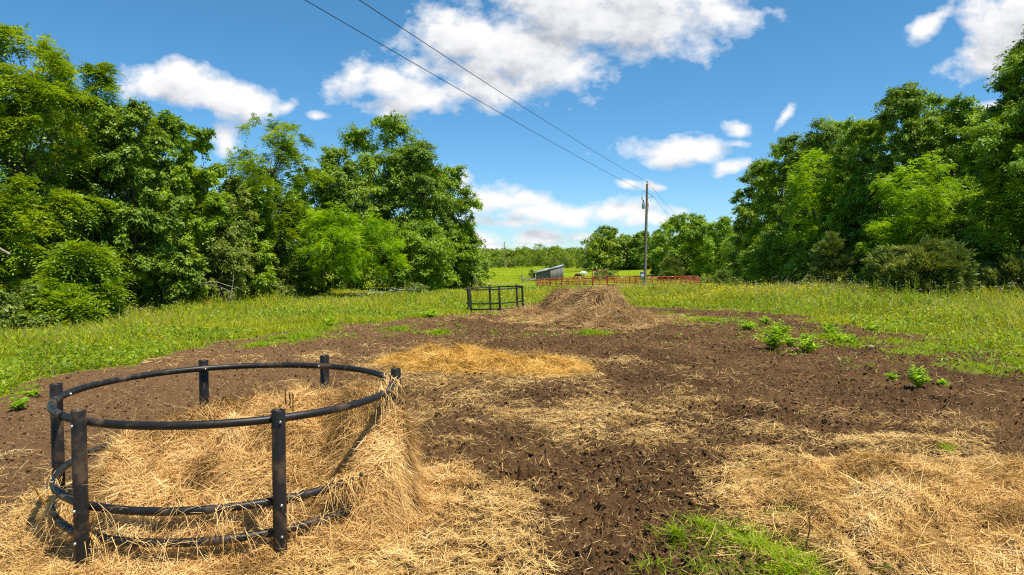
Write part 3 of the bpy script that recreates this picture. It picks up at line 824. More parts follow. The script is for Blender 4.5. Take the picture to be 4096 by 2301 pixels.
NP = 20
gate_az = math.atan2(-(PEN[1] - 1.3 - (PEN[1] - 12.3)), (589 - 616.3) / FPX * 96)      # the gate stands left of the middle of the near side
gate_half = 1.05 / PEN[2]
proto = make_panel(2 * PEN[2] * math.sin((2 * math.pi - 2 * gate_half) / NP / 2) - .04)
step_ = (2 * math.pi - 2 * gate_half) / NP
ORD = ['first', 'second', 'third', 'fourth', 'fifth', 'sixth', 'seventh', 'eighth', 'ninth', 'tenth']
for i in range(NP):
    o = proto if i == 0 else copy_tree(proto)
    a = gate_az + gate_half + step_ * (i + .5)
    rm = PEN[2] * math.cos(step_ / 2)
    x, y = PEN[0] + math.cos(a) * rm, PEN[1] + math.sin(a) * rm
    hw = PEN[2] * math.sin(step_ / 2)
    zl = z1(x + math.sin(a) * hw, y - math.cos(a) * hw); zr = z1(x - math.sin(a) * hw, y + math.cos(a) * hw)
    o.location = (x, y, (zl + zr) / 2 - .0)
    o.rotation_euler = (0, -math.atan2(zr - zl, 2 * hw), a + math.pi / 2)
    k = i if i < 10 else 19 - i
    side = 'to the right of' if i < 10 else 'to the left of'
    tag(o, f'red pipe panel of the round pen, {ORD[k]} panel {side} the arched gate', 'pen panel', 'red panels of the round pen')
gt = make_gate(2.1)
gx_, gy_ = PEN[0] + math.cos(gate_az) * PEN[2], PEN[1] + math.sin(gate_az) * PEN[2]
gt.location = (gx_, gy_, z1(gx_, gy_)); gt.rotation_euler = (0, 0, gate_az + math.pi / 2)
tag(gt, 'red arched walk-through gate of the round pen', 'gate')
# black feed tub inside the pen
tb = empty('feed_tub'); x, y = at(612.5, 285.5, 106)[:2]; tb.location = (x, y, z1(x, y)); tb['label'] = 'black feed tub on the ground inside the red pen'; tb['category'] = 'feed tub'
mb = MB()
for (r0, z0, r1, z1_) in ((.48, 0, .56, .5), (.56, .5, .52, .5), (.52, .5, .45, .06), (.45, .06, .0, .06)):
    t = np.linspace(0, 2 * np.pi, 20, endpoint=False)
    V = np.concatenate([np.stack([r0 * np.cos(t) * 1.3, r0 * np.sin(t), np.full(20, z0)], 1), np.stack([r1 * np.cos(t) * 1.3, r1 * np.sin(t), np.full(20, z1_)], 1)])
    j = np.arange(20); mb.add(V, np.stack([j, (j + 1) % 20, 20 + (j + 1) % 20, 20 + j], 1))
mb.obj('tub_body', M['black'], tb, True)
mb = MB(); tube(mb, np.stack([.73 * np.cos(t), .565 * np.sin(t), np.full(20, .5)], 1), .025, 6, True); mb.obj('rolled_rim', M['black'], tb, True)

# ------------------------------------------------------------------ grey board shed
sx, sy = at(549.5, 281, 140)[:2]
SZ = min(z1(sx - 3, sy), z1(sx + 3, sy)) - .15
sh = empty('shed', (sx, sy, SZ), R(3)); tag(sh, 'weathered grey board lean-to shed with sloping tin roofs', 'shed')
def boards(name, x0, x1, zt0, zt1, y, parent, mat='board', bw=.17):
    mb = MB(); x = x0; k = 0
    while x < x1 - .01:
        w = min(bw * (.85 + .3 * random.random()), x1 - x)
        f0 = zt0 + (zt1 - zt0) * (x - x0) / (x1 - x0); f1 = zt0 + (zt1 - zt0) * (x + w - x0) / (x1 - x0)
        d = .012 * (k % 2) + random.uniform(0, .008); zb = random.uniform(0, .06)
        v = [(x + .004, y - .03 - d, zb), (x + w - .004, y - .03 - d, zb), (x + w - .004, y - .03 - d, f1), (x + .004, y - .03 - d, f0),
             (x + .004, y, zb), (x + w - .004, y, zb), (x + w - .004, y, f1), (x + .004, y, f0)]
        mb.add(v, [(0, 1, 2, 3), (4, 7, 6, 5), (0, 4, 5, 1), (1, 5, 6, 2), (2, 6, 7, 3), (3, 7, 4, 0)])
        x += w; k += 1
    return mb.obj(name, M[mat], parent)
boards('front_wall', -2.75, .12, 1.75, 2.55, 0, sh)
boards('front_wall', .12, 2.72, 2.42, 3.15, -.34, sh)
def sidewall(name, x, y0, y1, h0, h1):
    mb = MB(); y = y0
    while y < y1 - .01:
        w = min(.17, y1 - y)
        box(mb, (x + random.uniform(-.006, .006), y + w / 2, (h0) / 2), (.03, w - .008, h0)); y += w
    mb.obj(name, M['board'], sh)
sidewall('side_wall', -2.76, .02, 4.0, 1.73, 0); sidewall('side_wall', 2.73, -.34, 4.0, 3.12, 0); sidewall('side_wall', .1, -.34, 0, 2.4, 0)
mb = MB(); box(mb, (0, 4.02, 1.0), (5.4, .04, 2.0)); mb.obj('back_wall', M['board'], sh)
def roof(name, x0, x1, z0, z1_, y0, y1):
    mb = MB(); n = 40; xs = np.linspace(x0, x1, 2); ys = np.linspace(y0, y1, n)
    top = np.array([(x, y, z0 + (z1_ - z0) * (x - x0) / (x1 - x0) + .012 * (k % 2)) for x in xs for k, y in enumerate(ys)])
    V = np.concatenate([top, top - [0, 0, .03]]); m_ = 2 * n
    j = np.arange(n - 1); F = [np.stack([j, n + j, n + j + 1, j + 1], 1), np.stack([m_ + j, m_ + j + 1, m_ + n + j + 1, m_ + n + j], 1),
        np.stack([j, j + 1, m_ + j + 1, m_ + j], 1), np.stack([n + j, m_ + n + j, m_ + n + j + 1, n + j + 1], 1),
        np.array([[0, m_, m_ + n, n], [n - 1, 2 * n - 1, m_ + 2 * n - 1, m_ + n - 1]])]
    mb.add(V, np.concatenate(F)); r_ = mb.obj(name, M['tin'], sh)
    f = MB(); L = math.hypot(x1 - x0, z1_ - z0); sl = math.atan2(z1_ - z0, x1 - x0)
    c, s = math.cos(sl), math.sin(sl)
    box(f, ((x0 + x1) / 2, y0 + .03, (z0 + z1_) / 2 - .09), (L - .05, .035, .13), np.array([[c, 0, -s], [0, 1, 0], [s, 0, c]])); f.obj('fascia', M['board'], r_)
roof('roof', -3.02, .30, 1.74, 2.66, -.62, 4.2)
roof('roof', .02, 3.0, 2.47, 3.33, -.46, 4.2)
mb = MB(); box(mb, (-.72, -.062, .85), (.86, .03, 1.3)); d_ = mb.obj('door', M['boarddark'], sh)
mb = MB(); box(mb, (-.72, -.08, 1.53), (1.0, .04, .07)); box(mb, (-1.18, -.08, .8), (.06, .04, 1.5)); box(mb, (-.26, -.08, .8), (.06, .04, 1.5)); mb.obj('door_frame', M['boarddark'], d_)

# short fence by the shed
def post(name, px, py, Y, h, r, mat, label, cat, lean=0, group=None):
    p = at(px, py, Y); z = z1(p[0], p[1])
    mb = MB(); tube(mb, [(p[0], p[1], z - .2), (p[0] + lean * .5, p[1], z + h * .55), (p[0] + lean, p[1], z + h)], [r, r * .95, r * .88], 8)
    return tag(mb.obj(name, M[mat], None, True), label, cat, group)
post('fence_post', (1900 + 810 / 4.293) / 4, 281, 128, 1.75, .10, 'pole', 'lone weathered fence post standing left of the grey shed', 'post')
gp_ = empty('plank_gate', (*at(529.5, 280.6, 133)[:2], 0)); gp_.location.z = z1(gp_.location.x, gp_.location.y)
tag(gp_, 'broken pale plank gate leaning beside the grey shed', 'gate')
for nm, a, b, t in (('upright', (-1.15, 0, 0), (-1.15, 0, 1.15), .12), ('plank', (-1.1, .03, .62), (1.2, .03, .75), .12), ('plank', (-1.1, .03, .42), (1.2, .03, .45), .12), ('brace', (-.9, -.06, .08), (1.2, -.06, .62), .11), ('upright', (1.15, 0, 0), (1.15, 0, 1.5), .09)):
    a, b = np.array(a), np.array(b); L = np.linalg.norm(b - a); an = math.atan2(b[2] - a[2], b[0] - a[0]); c, s = math.cos(an), math.sin(an)
    mb = MB(); box(mb, (a + b) / 2, (L, .04, t), np.array([[c, 0, -s], [0, 1, 0], [s, 0, c]])); mb.obj(nm, M['fencewood'], gp_)
wm = empty('wire_mesh_fence', (*at(527, 280.2, 136)[:2], 0)); wm.location.z = z1(wm.location.x, wm.location.y)
tag(wm, 'rusty wire mesh panel fence behind the broken plank gate', 'fence')
mb = MB()
for x in np.arange(-1.6, 1.7, .16): tube(mb, [(x, 0, 0), (x, 0, 1.35)], .007, 4, cap=False)
for z in np.arange(.05, 1.4, .16): tube(mb, [(-1.6, 0, z), (1.65, 0, z)], .007, 4, cap=False)
mb.obj('wire_mesh', M['wire'], wm)

# iron bar and pale stake far behind the second feeder
p = at((1840 + 350 / 8.51) / 4, (1100 + 300 / 8.51) / 4, 76); q_ = at((1840 + 500 / 8.51) / 4, (1100 + 430 / 8.51) / 4, 76)
zq = z1(q_[0], q_[1]); e_ = np.array([q_[0] + .1, q_[1], zq - .1])
mb = MB(); tube(mb, [p, (p + e_) / 2, e_], .04, 6)
tag(mb.obj('iron_bar', M['black'], None, True), 'dark iron bar slanting out of the grass behind the empty feeder', 'iron bar')
p = at((1840 + 640 / 8.51) / 4, (1100 + 360 / 8.51) / 4, 76); zz = z1(p[0], p[1])
mb = MB(); tube(mb, [(p[0], p[1], zz - .1), (p[0] + .02, p[1], max(p[2], zz + .3) - .05), (p[0] + .03, p[1], max(p[2], zz + .3))], [.14, .12, .07], 7)
tag(mb.obj('stake', M['fencewood'], None, True), 'short pale stake in the grass behind the empty feeder', 'stake')
# orange marker post far off
p = at((2380 + 947 / 4.293) / 4, 267.6, 205); zz = z1(p[0], p[1])
mb = MB(); tube(mb, [(p[0], p[1], zz - .1), (p[0], p[1], zz + 1.5), (p[0], p[1], zz + 1.9)], [.13, .13, .12], 8)
tag(mb.obj('marker_post', M['orange'], None, True), 'orange topped marker post at the far edge of the pasture', 'post')
# wire fence posts in front of the right-hand wood
for k, (px, py, Y, h) in enumerate(((2380 + 2365 / 4.293, 284.5, 88, 1.3), (2380 + 2450 / 4.293, 285, 84, 1.35), (3010, 286.5, 78, 1.3))):
    post('fence_post', px / 4, py, Y, h, .05, 'pole', ('thin fence post in the shade nearest the round pen', 'thin fence post in the shade, middle of three', 'thin fence post in the shade farthest from the round pen')[k], 'post', .03, 'fence posts before the dark wood')

# ------------------------------------------------------------------ utility poles and lines
def make_pole(px, pyb, pyt, Y, r, lean, label, group='utility poles'):
    p = at(px, pyb, Y); top = at(px, pyt, Y)
    zb = z1(p[0], p[1]); h = top[2] - zb
    root = empty('utility_pole', (p[0], p[1], zb)); tag(root, label, 'utility pole', group)
    mb = MB(); t = np.linspace(-.05, 1, 9)
    tube(mb, [(lean * max(0, s), 0, h * s) for s in t], r * (1 - .38 * np.clip(t, 0, 1)), 12)
    mb.obj('shaft', M['pole'], root, True)
    mb = MB(); tube(mb, [(lean, 0, h - .1), (lean, 0, h + .12)], .03, 8); tube(mb, [(lean, 0, h + .10), (lean, 0, h + .16), (lean, 0, h + .2), (lean, 0, h + .27)], [.05, .085, .05, .075], 10)
    mb.obj('insulator', M['grey'], root, True)
    return root, h, np.array([p[0] + lean, p[1], zb + h])
mp_, mh, mtop = make_pole(644.6, 293, 184, 66, .165, .16, 'tall weathered utility pole with transformer and meter box beside the pen')
S_ = 66 / FPX
def mpz(py): return (293 - py) * S_
# bracket arm, transformer, cutout, cables, meter box, conduit
zb_ = mpz((700 + 270 / 2.893) / 4 + 0)
mb = MB(); tube(mb, [(.15, -.05, zb_ - .12), (.4, -.1, zb_ - .03), (.62, -.12, zb_ + .02)], .03, 8); tube(mb, [(.62, -.12, zb_), (.62, -.12, zb_ + .08), (.62, -.12, zb_ + .16)], [.05, .07, .04], 8); mb.obj('bracket_arm', M['grey'], mp_, True)
za, zc = mpz((700 + 335 / 2.893) / 4), mpz((700 + 405 / 2.893) / 4)
mb = MB(); tube(mb, [(-.16, .16, zc), (-.16, .16, zc + .03), (-.16, .16, za - .05), (-.16, .16, za), (-.16, .16, za + .03)], [.11, .13, .13, .12, .05], 16)
tf = mb.obj('transformer', M['grey'], mp_, True)
mb = MB(); tube(mb, [(-.18, .12, za), (-.18, .11, za + .24)], [.035, .025], 8); tube(mb, [(-.12, .2, za), (-.11, .21, za + .28)], [.035, .02], 8); mb.obj('bushing', M['bark'], tf, True)
mb = MB(); tube(mb, [(-.10, -.12, za - .02), (-.28, -.18, za + .06), (-.36, -.2, za + .28)], .022, 6); tube(mb, [(-.36, -.2, za + .22), (-.34, -.2, za + .5)], .045, 8); mb.obj('fuse_cutout', M['bark'], mp_, True)
mb = MB()
tube(mb, [(.12, .2, za), (.27, .1, za - .05), (.29, .02, za - .45), (.24, .0, za - .8), (.16, .0, za - 1.0)], .018, 5)
tube(mb, [(.1, .2, za + .02), (.3, .1, za - .02), (.31, .05, za - .3), (.22, -.02, za - .95)], .014, 5)
tube(mb, [(-.36, -.2, za + .5), (-.40, -.1, za + .75), (-.1, 0, mh - .6)], .010, 4)
tube(mb, [(.62, -.12, zb_ + .05), (.40, 0, zb_ - .5), (.16, .2, za + .1)], .010, 4)
mb.obj('service_cable', M['wire'], mp_, True)
zt, zl = mpz((700 + 1130 / 2.893) / 4), mpz((700 + 1232 / 2.893) / 4)
mb = MB(); xb = ((2480 + 250 / 2.893) / 4 - 644.6) * S_
box(mb, (xb, -.06, (zt + zl) / 2), (.30, .24, zt - zl - .12)); box(mb, (xb, -.09, zt - .035), (.36, .30, .06)); bx_ = mb.obj('meter_box', M['grey'], mp_)
mb = MB(); box(mb, (xb, -.19, (zt + zl) / 2), (.26, .02, zt - zl - .3)); mb.obj('box_door', M['grey'], bx_)
mb = MB(); tube(mb, [(xb + .05, -.06, zl + .1), (xb + .05, -.08, zl - .08), (xb + .15, -.14, zl - .5), (xb + .2, -.18, -.2)], .045, 8); mb.obj('conduit', M['grey'], mp_, True)
mb = MB(); tube(mb, [(-.14, -.14, 0), (-.1, -.13, mh * .55)], .02, 5); mb.obj('ground_wire', M['wire'], mp_, True)
rp_, rh, rtop = make_pole(731.5 - 31.8 + .5, 277.2, 234, 163, .16, .35, 'weathered utility pole standing against the trees right of the pen')
rp_['label'] = 'weathered utility pole standing against the trees right of the pen'
mb = MB(); tube(mb, [(.3, -.05, rh * .73), (.75, -.1, rh * .745)], .05, 6); mb.obj('bracket_arm', M['grey'], rp_, True)
lp_, lh, ltop = make_pole(504.6, 268.6, 242, 268, .17, 0, 'far utility pole on the crest, left of the grey shed')
cp_, ch_, ctop = make_pole(585.5, 270.6, 239.8, 230, .16, .1, 'far utility pole on the crest above the white horse')

def line(name, a, b, sag, r, label, group='power lines'):
    t = np.linspace(0, 1, 40)[:, None]
    P = np.array(a) * (1 - t) + np.array(b) * t; P[:, 2] -= (4 * t * (1 - t))[:, 0] * sag
    mb = MB(); tube(mb, P, r, 5, cap=False)
    return tag(mb.obj(name, M['wire'], None, True), label, 'power line', group)
up = mtop + [0, 0, .22]
br = np.array([mp_.location.x + .62, 65.88, mp_.location.z + zb_ + .14])
a0 = at(375.6, 0, 17); d_ = a0 - up; far_a = up + d_ * 1.75
line('power_line', up, far_a + [0, 0, .5], .55, .0105, 'upper overhead wire running from the tall pole top across the sky')
a1 = at(320, 0, 17.0); d_ = a1 - br; far_b = br + d_ * 1.75
line('power_line', br, far_b + [0, 0, .5], .5, .0105, 'lower overhead wire running from the pole bracket across the sky')
line('power_line', up, rtop + [0, 0, .2], .9, .011, 'upper wire from the tall pole down to the pole by the trees')
line('power_line', br, rtop + [.4, 0, -2.6], .9, .011, 'lower wire from the tall pole bracket down to the pole by the trees')
line('power_line', ltop + [0, 0, .2], ctop + [0, 0, .2], 1.2, .016, 'thin far wire strung between the two crest poles')
line('power_line', ctop + [0, 0, .2], rtop + [0, 0, .2], 1.0, .016, 'thin far wire from the crest pole to the pole by the trees')
line('power_line', ltop + [0, 0, .2], at(455, 244, 300), 1.0, .016, 'thin far wire leaving the left crest pole behind the big trees')
line('power_line', rtop + [0, 0, .2], at(790, 236, 160), .8, .014, 'thin wire leaving the pole by the trees into the right wood')

# ------------------------------------------------------------------ horses
def skinned(name, verts, edges, radii, mat, parent, root=0):
    me = bpy.data.meshes.new(name + '_cage'); me.from_pydata(verts, edges, [])
    o = bpy.data.objects.new(name, me); COL.objects.link(o)
    o.modifiers.new('skin', 'SKIN')
    sv = me.skin_vertices[0].data
    for k, r in enumerate(radii): sv[k].radius = (r, r) if not isinstance(r, tuple) else r
    sv[root].use_root = True
    s = o.modifiers.new('sub', 'SUBSURF'); s.levels = s.render_levels = 2
    dg = bpy.context.evaluated_depsgraph_get()
    nm = bpy.data.meshes.new_from_object(o.evaluated_get(dg)); o.modifiers.clear(); o.data = nm
    nm.materials.clear(); nm.materials.append(mat)
    for p in nm.polygons: p.use_smooth = True
    o.parent = parent
    return o

def make_horse(loc, rz, scale, coat, hair, label, stride=0.0, tail_out=.1):
    root = empty('horse', loc, rz); root.scale = (scale,) * 3
    tag(root, label, 'horse', 'grazing horses')
    V = [(-.78, 0, 1.22), (-.45, 0, 1.20), (-.05, 0, 1.14), (.34, 0, 1.18), (.62, 0, 1.22), (.86, 0, 1.06), (1.05, 0, .80), (1.17, 0, .56), (1.24, 0, .36), (1.29, 0, .16), (1.31, 0, .07)]
    Rr = [(.24, .28), (.29, .31), (.31, .33), (.27, .32), (.20, .27), (.15, .21), (.115, .17), (.10, .135), (.09, .115), (.065, .08), (.05, .055)]
    E_ = [(k, k + 1) for k in range(10)]
    def leg(att, pts, rr):
        base = len(V); V.extend(pts); Rr.extend(rr); E_.append((att, base))
        for k in range(len(pts) - 1): E_.append((base + k, base + k + 1))
    for s, st_ in ((1, stride), (-1, -stride)):
        leg(0, [(-.70, .15 * s, .92), (-.64 + st_ * .4, .15 * s, .72), (-.86 + st_ * .7, .14 * s, .47), (-.82 + st_, .14 * s, .15), (-.76 + st_, .14 * s, .02)], [.17, .125, .07, .05, .06])
        leg(3, [(.42, .15 * s, .90), (.46 - st_ * .5, .14 * s, .70), (.45 - st_ * .8, .14 * s, .45), (.44 - st_, .14 * s, .14), (.48 - st_, .14 * s, .02)], [.13, .095, .062, .048, .06])
    skinned('body', V, E_, Rr, coat, root, 2)
    for s in (1, -1):
        mb = MB(); p = np.array([1.10, .07 * s, .68]); tube(mb, [p, p + [-.03, .04 * s, .08], p + [-.01, .05 * s, .17]], [.045, .04, .008], 7); mb.obj('ear', coat, root, True)
        for x, st_ in ((-.76 + stride * s, 0), (.48 - stride * s, 0)):
            mb = MB(); tube(mb, [(x - .01, .14 * s, .075), (x + .02, .14 * s, .0)], [.058, .078], 10); mb.obj('hoof', M['hoof'], root, True)
    mb = MB(); tube(mb, [(-.98, 0, 1.28), (-1.08 - tail_out * .6, 0, 1.16), (-1.12 - tail_out, 0, .9), (-1.10 - tail_out * 1.2, .02, .6), (-1.06 - tail_out * 1.3, .03, .42)], [.05, .085, .10, .075, .02], 9); mb.obj('tail', hair, root, True)
    mb = MB(); n = 260; t = rng.random(n)
    spine = np.array([(.46, 0, 1.52), (.70, 0, 1.45), (.95, 0, 1.22), (1.12, 0, .92), (1.2, 0, .72)])
    P = np.stack([np.interp(t * 4, range(5), spine[:, k]) for k in range(3)], 1)
    strands(mb, P, np.stack([rng.normal(0, .2, n), rng.choice([-1, 1], n) * rng.uniform(.5, 1, n), -.55 - rng.random(n)], 1), rng.uniform(.16, .32, n), .03, np.zeros((n, 3)))
    mb.obj('mane', hair, root)
    return root
def put(px, py, Y):
    p = at(px, py, Y); return (p[0], p[1], z1(p[0], p[1]))
make_horse(put(583.0, 277, 171), 0.06, 1.02, M['whitehair'], M['creamhair'], 'white horse with cream tail grazing head down on the slope', .10, .32)
make_horse(put(579.0, 279.7, 150), math.pi - .12, .90, M['brownhair'], M['blackhair'], 'dark brown horse grazing behind the red pen below the white horse', .06, .02)
make_horse(put(597.5, 275.0, 178), .25, .98, M['pinto'], M['whitehair'], 'brown and white pinto horse half hidden behind the round bush', .04, .05)
# ------------------------------------------------------------------ loose straw on the soil
def polar(n, r0, r1, amax, p=1.0):
    u = rng.random(n); r = r0 * (r1 / r0) ** u if p == 1 else (r0 ** p + u * (r1 ** p - r0 ** p)) ** (1 / p)
    a = R(1) * rng.uniform(-amax, amax, n)
    return r * np.sin(a), r * np.cos(a)
def litter():
    mb = MB()
    n = 1100000
    x, y = polar(n, 2.4, 32, 46, .55)
    sd_ = soil_m(x, y); st = straw_d(x, y)
    near = np.hypot(x, y)
    prob = (np.clip(st * 1.15, 0, 1) ** .95 * .75 + .030 * fbm(x * .7, y * .7, 91, 3) * sstep(-6, -1, x)) * (sd_ > .5)
    k = rng.random(n) < prob
    x, y = x[k], y[k]; n = len(x); r = np.hypot(x, y)
    z = zfull(x, y)
    ang = fbm(x * 1.3, y * 1.3, 92, 3) * 9 + rng.normal(0, 1.0, n)
    d = np.stack([np.cos(ang), np.sin(ang), rng.normal(.03, .22, n)], 1)
    L = rng.uniform(.03, .13, n) * (1 + .035 * r) * np.where(rng.random(n) < .06, 1.7, 1)
    Wd = rng.uniform(.002, .0042, n) * (1 + .055 * r)
    side = unit(np.cross(d, np.array([0, 0, 1.]) + rng.normal(0, .3, (n, 3))))
    P = np.stack([x, y, z + rng.uniform(.0, .03, n)], 1) - unit(d) * L[:, None] * .5
    P[:, 2] += .008
    rn = np.clip(.15 + .8 * rng.random(n) + (fbm(x * 1.9, y * 1.9, 93, 3) - .5) * .8, 0, 1)
    strands(mb, P, d, L, Wd, rng.normal(0, .14, (n, 3)) * L[:, None], rn, side)
    print('litter', n)
    tag(mb.obj('straw', M['straw'], None, False, True), 'loose straw stalks scattered over the bare soil', 'straw', kind='stuff')
litter()
def chaff():                 # short broken bits and dung fibre trodden into the soil
    mb = MB(); n = 520000
    x, y = polar(n, 2.4, 34, 46, .45)
    k = (soil_m(x, y) > .4) & (rng.random(n) < .30 + .9 * (fbm(x * .6, y * .6, 99, 4) - .35) + straw_d(x, y) * .4)
    x, y = x[k], y[k]; n = len(x); r = np.hypot(x, y)
    a = rng.random(n) * 6.283
    d = np.stack([np.cos(a), np.sin(a), rng.normal(.05, .35, n)], 1)
    L = rng.uniform(.012, .055, n) * (1 + .03 * r)
    strands(mb, np.stack([x, y, zfull(x, y) + rng.uniform(.0, .015, n)], 1), d, L, rng.uniform(.0018, .004, n) * (1 + .06 * r), rng.normal(0, .1, (n, 3)) * L[:, None], np.clip(rng.random(n) ** 1.3, 0, 1))
    tag(mb.obj('chaff', M['oldhay'], None, False, True), 'short brown bits of trodden hay mixed into the soil', 'chaff', kind='stuff')
chaff()
def crumbs():                # crumbled clods of soil
    mb = MB(); n = 330000
    x, y = polar(n, 2.4, 26, 46, .35)
    k = (soil_m(x, y) > .5) & (rng.random(n) < (.25 + 1.3 * (fbm(x * .8, y * .8, 101, 4) - .32)) * (1 - .9 * straw_d(x, y)) * (1 - .7 * sstep(-1.0, -3.5, x)))
    x, y = x[k], y[k]; n = len(x); r = np.hypot(x, y)
    s = np.minimum(rng.gamma(1.6, .0034, n) + .003, .022) * (1 + .03 * r)
    c = np.stack([x, y, zfull(x, y) + s * .35], 1)
    base = np.array([(1, 0, 0), (0, 1, 0), (-1, 0, 0), (0, -1, 0), (0, 0, .8), (0, 0, -.6)], float)
    a = rng.random(n) * 6.283; ca, sa = np.cos(a)[:, None], np.sin(a)[:, None]
    V = base[None] * (1 + rng.uniform(-.4, .4, (n, 6, 1))) * s[:, None, None]
    V = np.stack([V[..., 0] * ca - V[..., 1] * sa, V[..., 0] * sa + V[..., 1] * ca, V[..., 2]], -1) + c[:, None]
    F = (np.arange(n)[:, None, None] * 6 + np.array([(0, 1, 4), (1, 2, 4), (2, 3, 4), (3, 0, 4), (1, 0, 5), (2, 1, 5), (3, 2, 5), (0, 3, 5)])[None]).reshape(-1, 3)
    mb.add(V.reshape(-1, 3), F, np.repeat(rng.random(n), 8))
    print('crumbs', n)
    tag(mb.obj('clods', M['clod'], None, False, True), 'crumbly dark clods of trampled soil', 'soil', kind='stuff')
crumbs()

# ------------------------------------------------------------------ meadow
TREELINE_L = np.array([at(a * K, b * K, Y)[:2] for a, b, Y in ((-300, 850, 22), (60, 835, 27.5), (300, 815, 31), (500, 785, 38), (700, 760, 45), (900, 742, 54), (1100, 722, 68), (1200, 712, 78))])
TREELINE_R = np.array([at(a * K, b * K, Y)[:2] for a, b, Y in ((2900, 770, 32), (2576, 760, 38), (2250, 748, 44), (2000, 722, 62), (1860, 708, 92))])
def edge_dist(x, y, line_):
    d = np.full(x.shape, 1e9)
    for (a, b), (c, e) in zip(line_[:-1], line_[1:]):
        ex, ey = c - a, e - b; t = np.clip(((x - a) * ex + (y - b) * ey) / (ex * ex + ey * ey), 0, 1)
        d = np.minimum(d, np.hypot(x - a - t * ex, y - b - t * ey))
    return d
def tall(x, y):              # how tall the meadow stands
    sdv = poly_sd(x, y, SOIL)
    dL, dR = edge_dist(x, y, TREELINE_L), edge_dist(x, y, TREELINE_R)
    h = .14 + .26 * sstep(.3, 3.5, -sdv)
    h = h + .30 * np.exp(-(dL / 3.0) ** 2) + .42 * np.exp(-(dR / 7.0) ** 2)
    h = h + .12 * sstep(25, 34, y) * sstep(-6, 3, x)
    h = h * (.12 + .75 * fbm(x * .33, y * .33, 95, 3) + 1.0 * fbm(x * 1.1, y * 1.1, 94, 3) ** 1.3)
    return 1.45 * h * (1 - .88 * sstep(40, 62, y))
SHADOW = None
def meadow():
    mb = MB(); mf = MB(); md = MB()
    n = 700000
    x, y = polar(n, 8, 75, 45, .5)
    s = soil_m(x, y); k = s < rng.random(n) * .5 + .02
    x, y = x[k], y[k]; n = len(x); r = np.hypot(x, y)
    z = zfull(x, y); h = tall(x, y)
    forb = fbm(x * .5, y * .5, 96, 3)
    typ = rng.random(n)
    isf = typ < sstep(.38, .62, forb) * (.66 - .08 * sstep(2, 8, x))
    isd = (~isf) & (typ > .92 - .07 * sstep(2, 8, x))
    g_ = ~(isf | isd)
    def blades(mm, m, hk, wk, lean, spread=1.0):
        m = np.where(m)[0]; q = len(m)
        d = np.stack([rng.normal(0, lean, q), rng.normal(0, lean, q), np.ones(q)], 1)
        L = h[m] * hk * rng.uniform(.5, 1.25, q)
        W_ = wk * (1 + r[m] * .10)
        b = np.stack([rng.normal(0, .35, q), rng.normal(0, .35, q), -.12 * np.ones(q)], 1) * L[:, None]
        side = unit(np.stack([rng.normal(0, 1, q), rng.normal(0, .6, q), np.zeros(q)], 1))
        strands(mm, np.stack([x[m], y[m], z[m] - .02], 1), d, L, W_, b, None, side)
    blades(mb, g_, 1.0, .0055, .22)
    blades(md, isd, 1.22, .0045, .18)
    m = np.where(isf)[0]; q = len(m)
    P = np.stack([x[m], y[m], z[m] + h[m] * rng.uniform(.05, .85, q) ** .8], 1)
    ax = np.stack([rng.normal(0, 1, q), rng.normal(0, 1, q), rng.normal(.25, .35, q)], 1)
    nr = np.stack([rng.normal(0, .5, q), rng.normal(0, .5, q), np.ones(q)], 1)
    L = rng.uniform(.035, .075, q) * (1 + r[m] * .035)
    leaves(mf, P, ax, nr, L, L * rng.uniform(.4, .65, q))
    tag(mb.obj('grass', M['grass'], None, False, True), 'long green meadow grass around the bare soil', 'grass', kind='stuff')
    tag(mf.obj('weeds', M['forb'], None, False, True), 'low leafy weeds growing through the meadow grass', 'weeds', kind='stuff')
    tag(md.obj('grass', M['dryblade'], None, False, True), 'pale seeding grass stems standing in the meadow', 'grass', kind='stuff')
    # far pasture
    mp = MB(); n = 230000
    x, y = polar(n, 60, 300, 22, 1.0)
    dd = np.hypot(x - PEN[0], y - PEN[1])
    k = (dd > 12.0) | (rng.random(n) < .12)
    x, y = x[k], y[k]; n = len(x); r = np.hypot(x, y); z = zfull(x, y)
    d = np.stack([rng.normal(0, .35, n), rng.normal(0, .35, n), np.ones(n)], 1)
    L = (.08 + .22 * fbm(x * .12, y * .12, 97, 3)) * (1 - .45 * sstep(112, 100, y)) * rng.uniform(.5, 1.2, n) * 1.0
    strands(mp, np.stack([x, y, z - .02], 1), d, L, .018 + r * .00022, np.zeros((n, 3)), None, unit(np.stack([np.ones(n), rng.normal(0, .4, n), np.zeros(n)], 1)))
    tag(mp.obj('grass', M['grass'], None, False, True), 'bright pasture grass on the rise beyond the pen', 'grass', kind='stuff')
meadow()

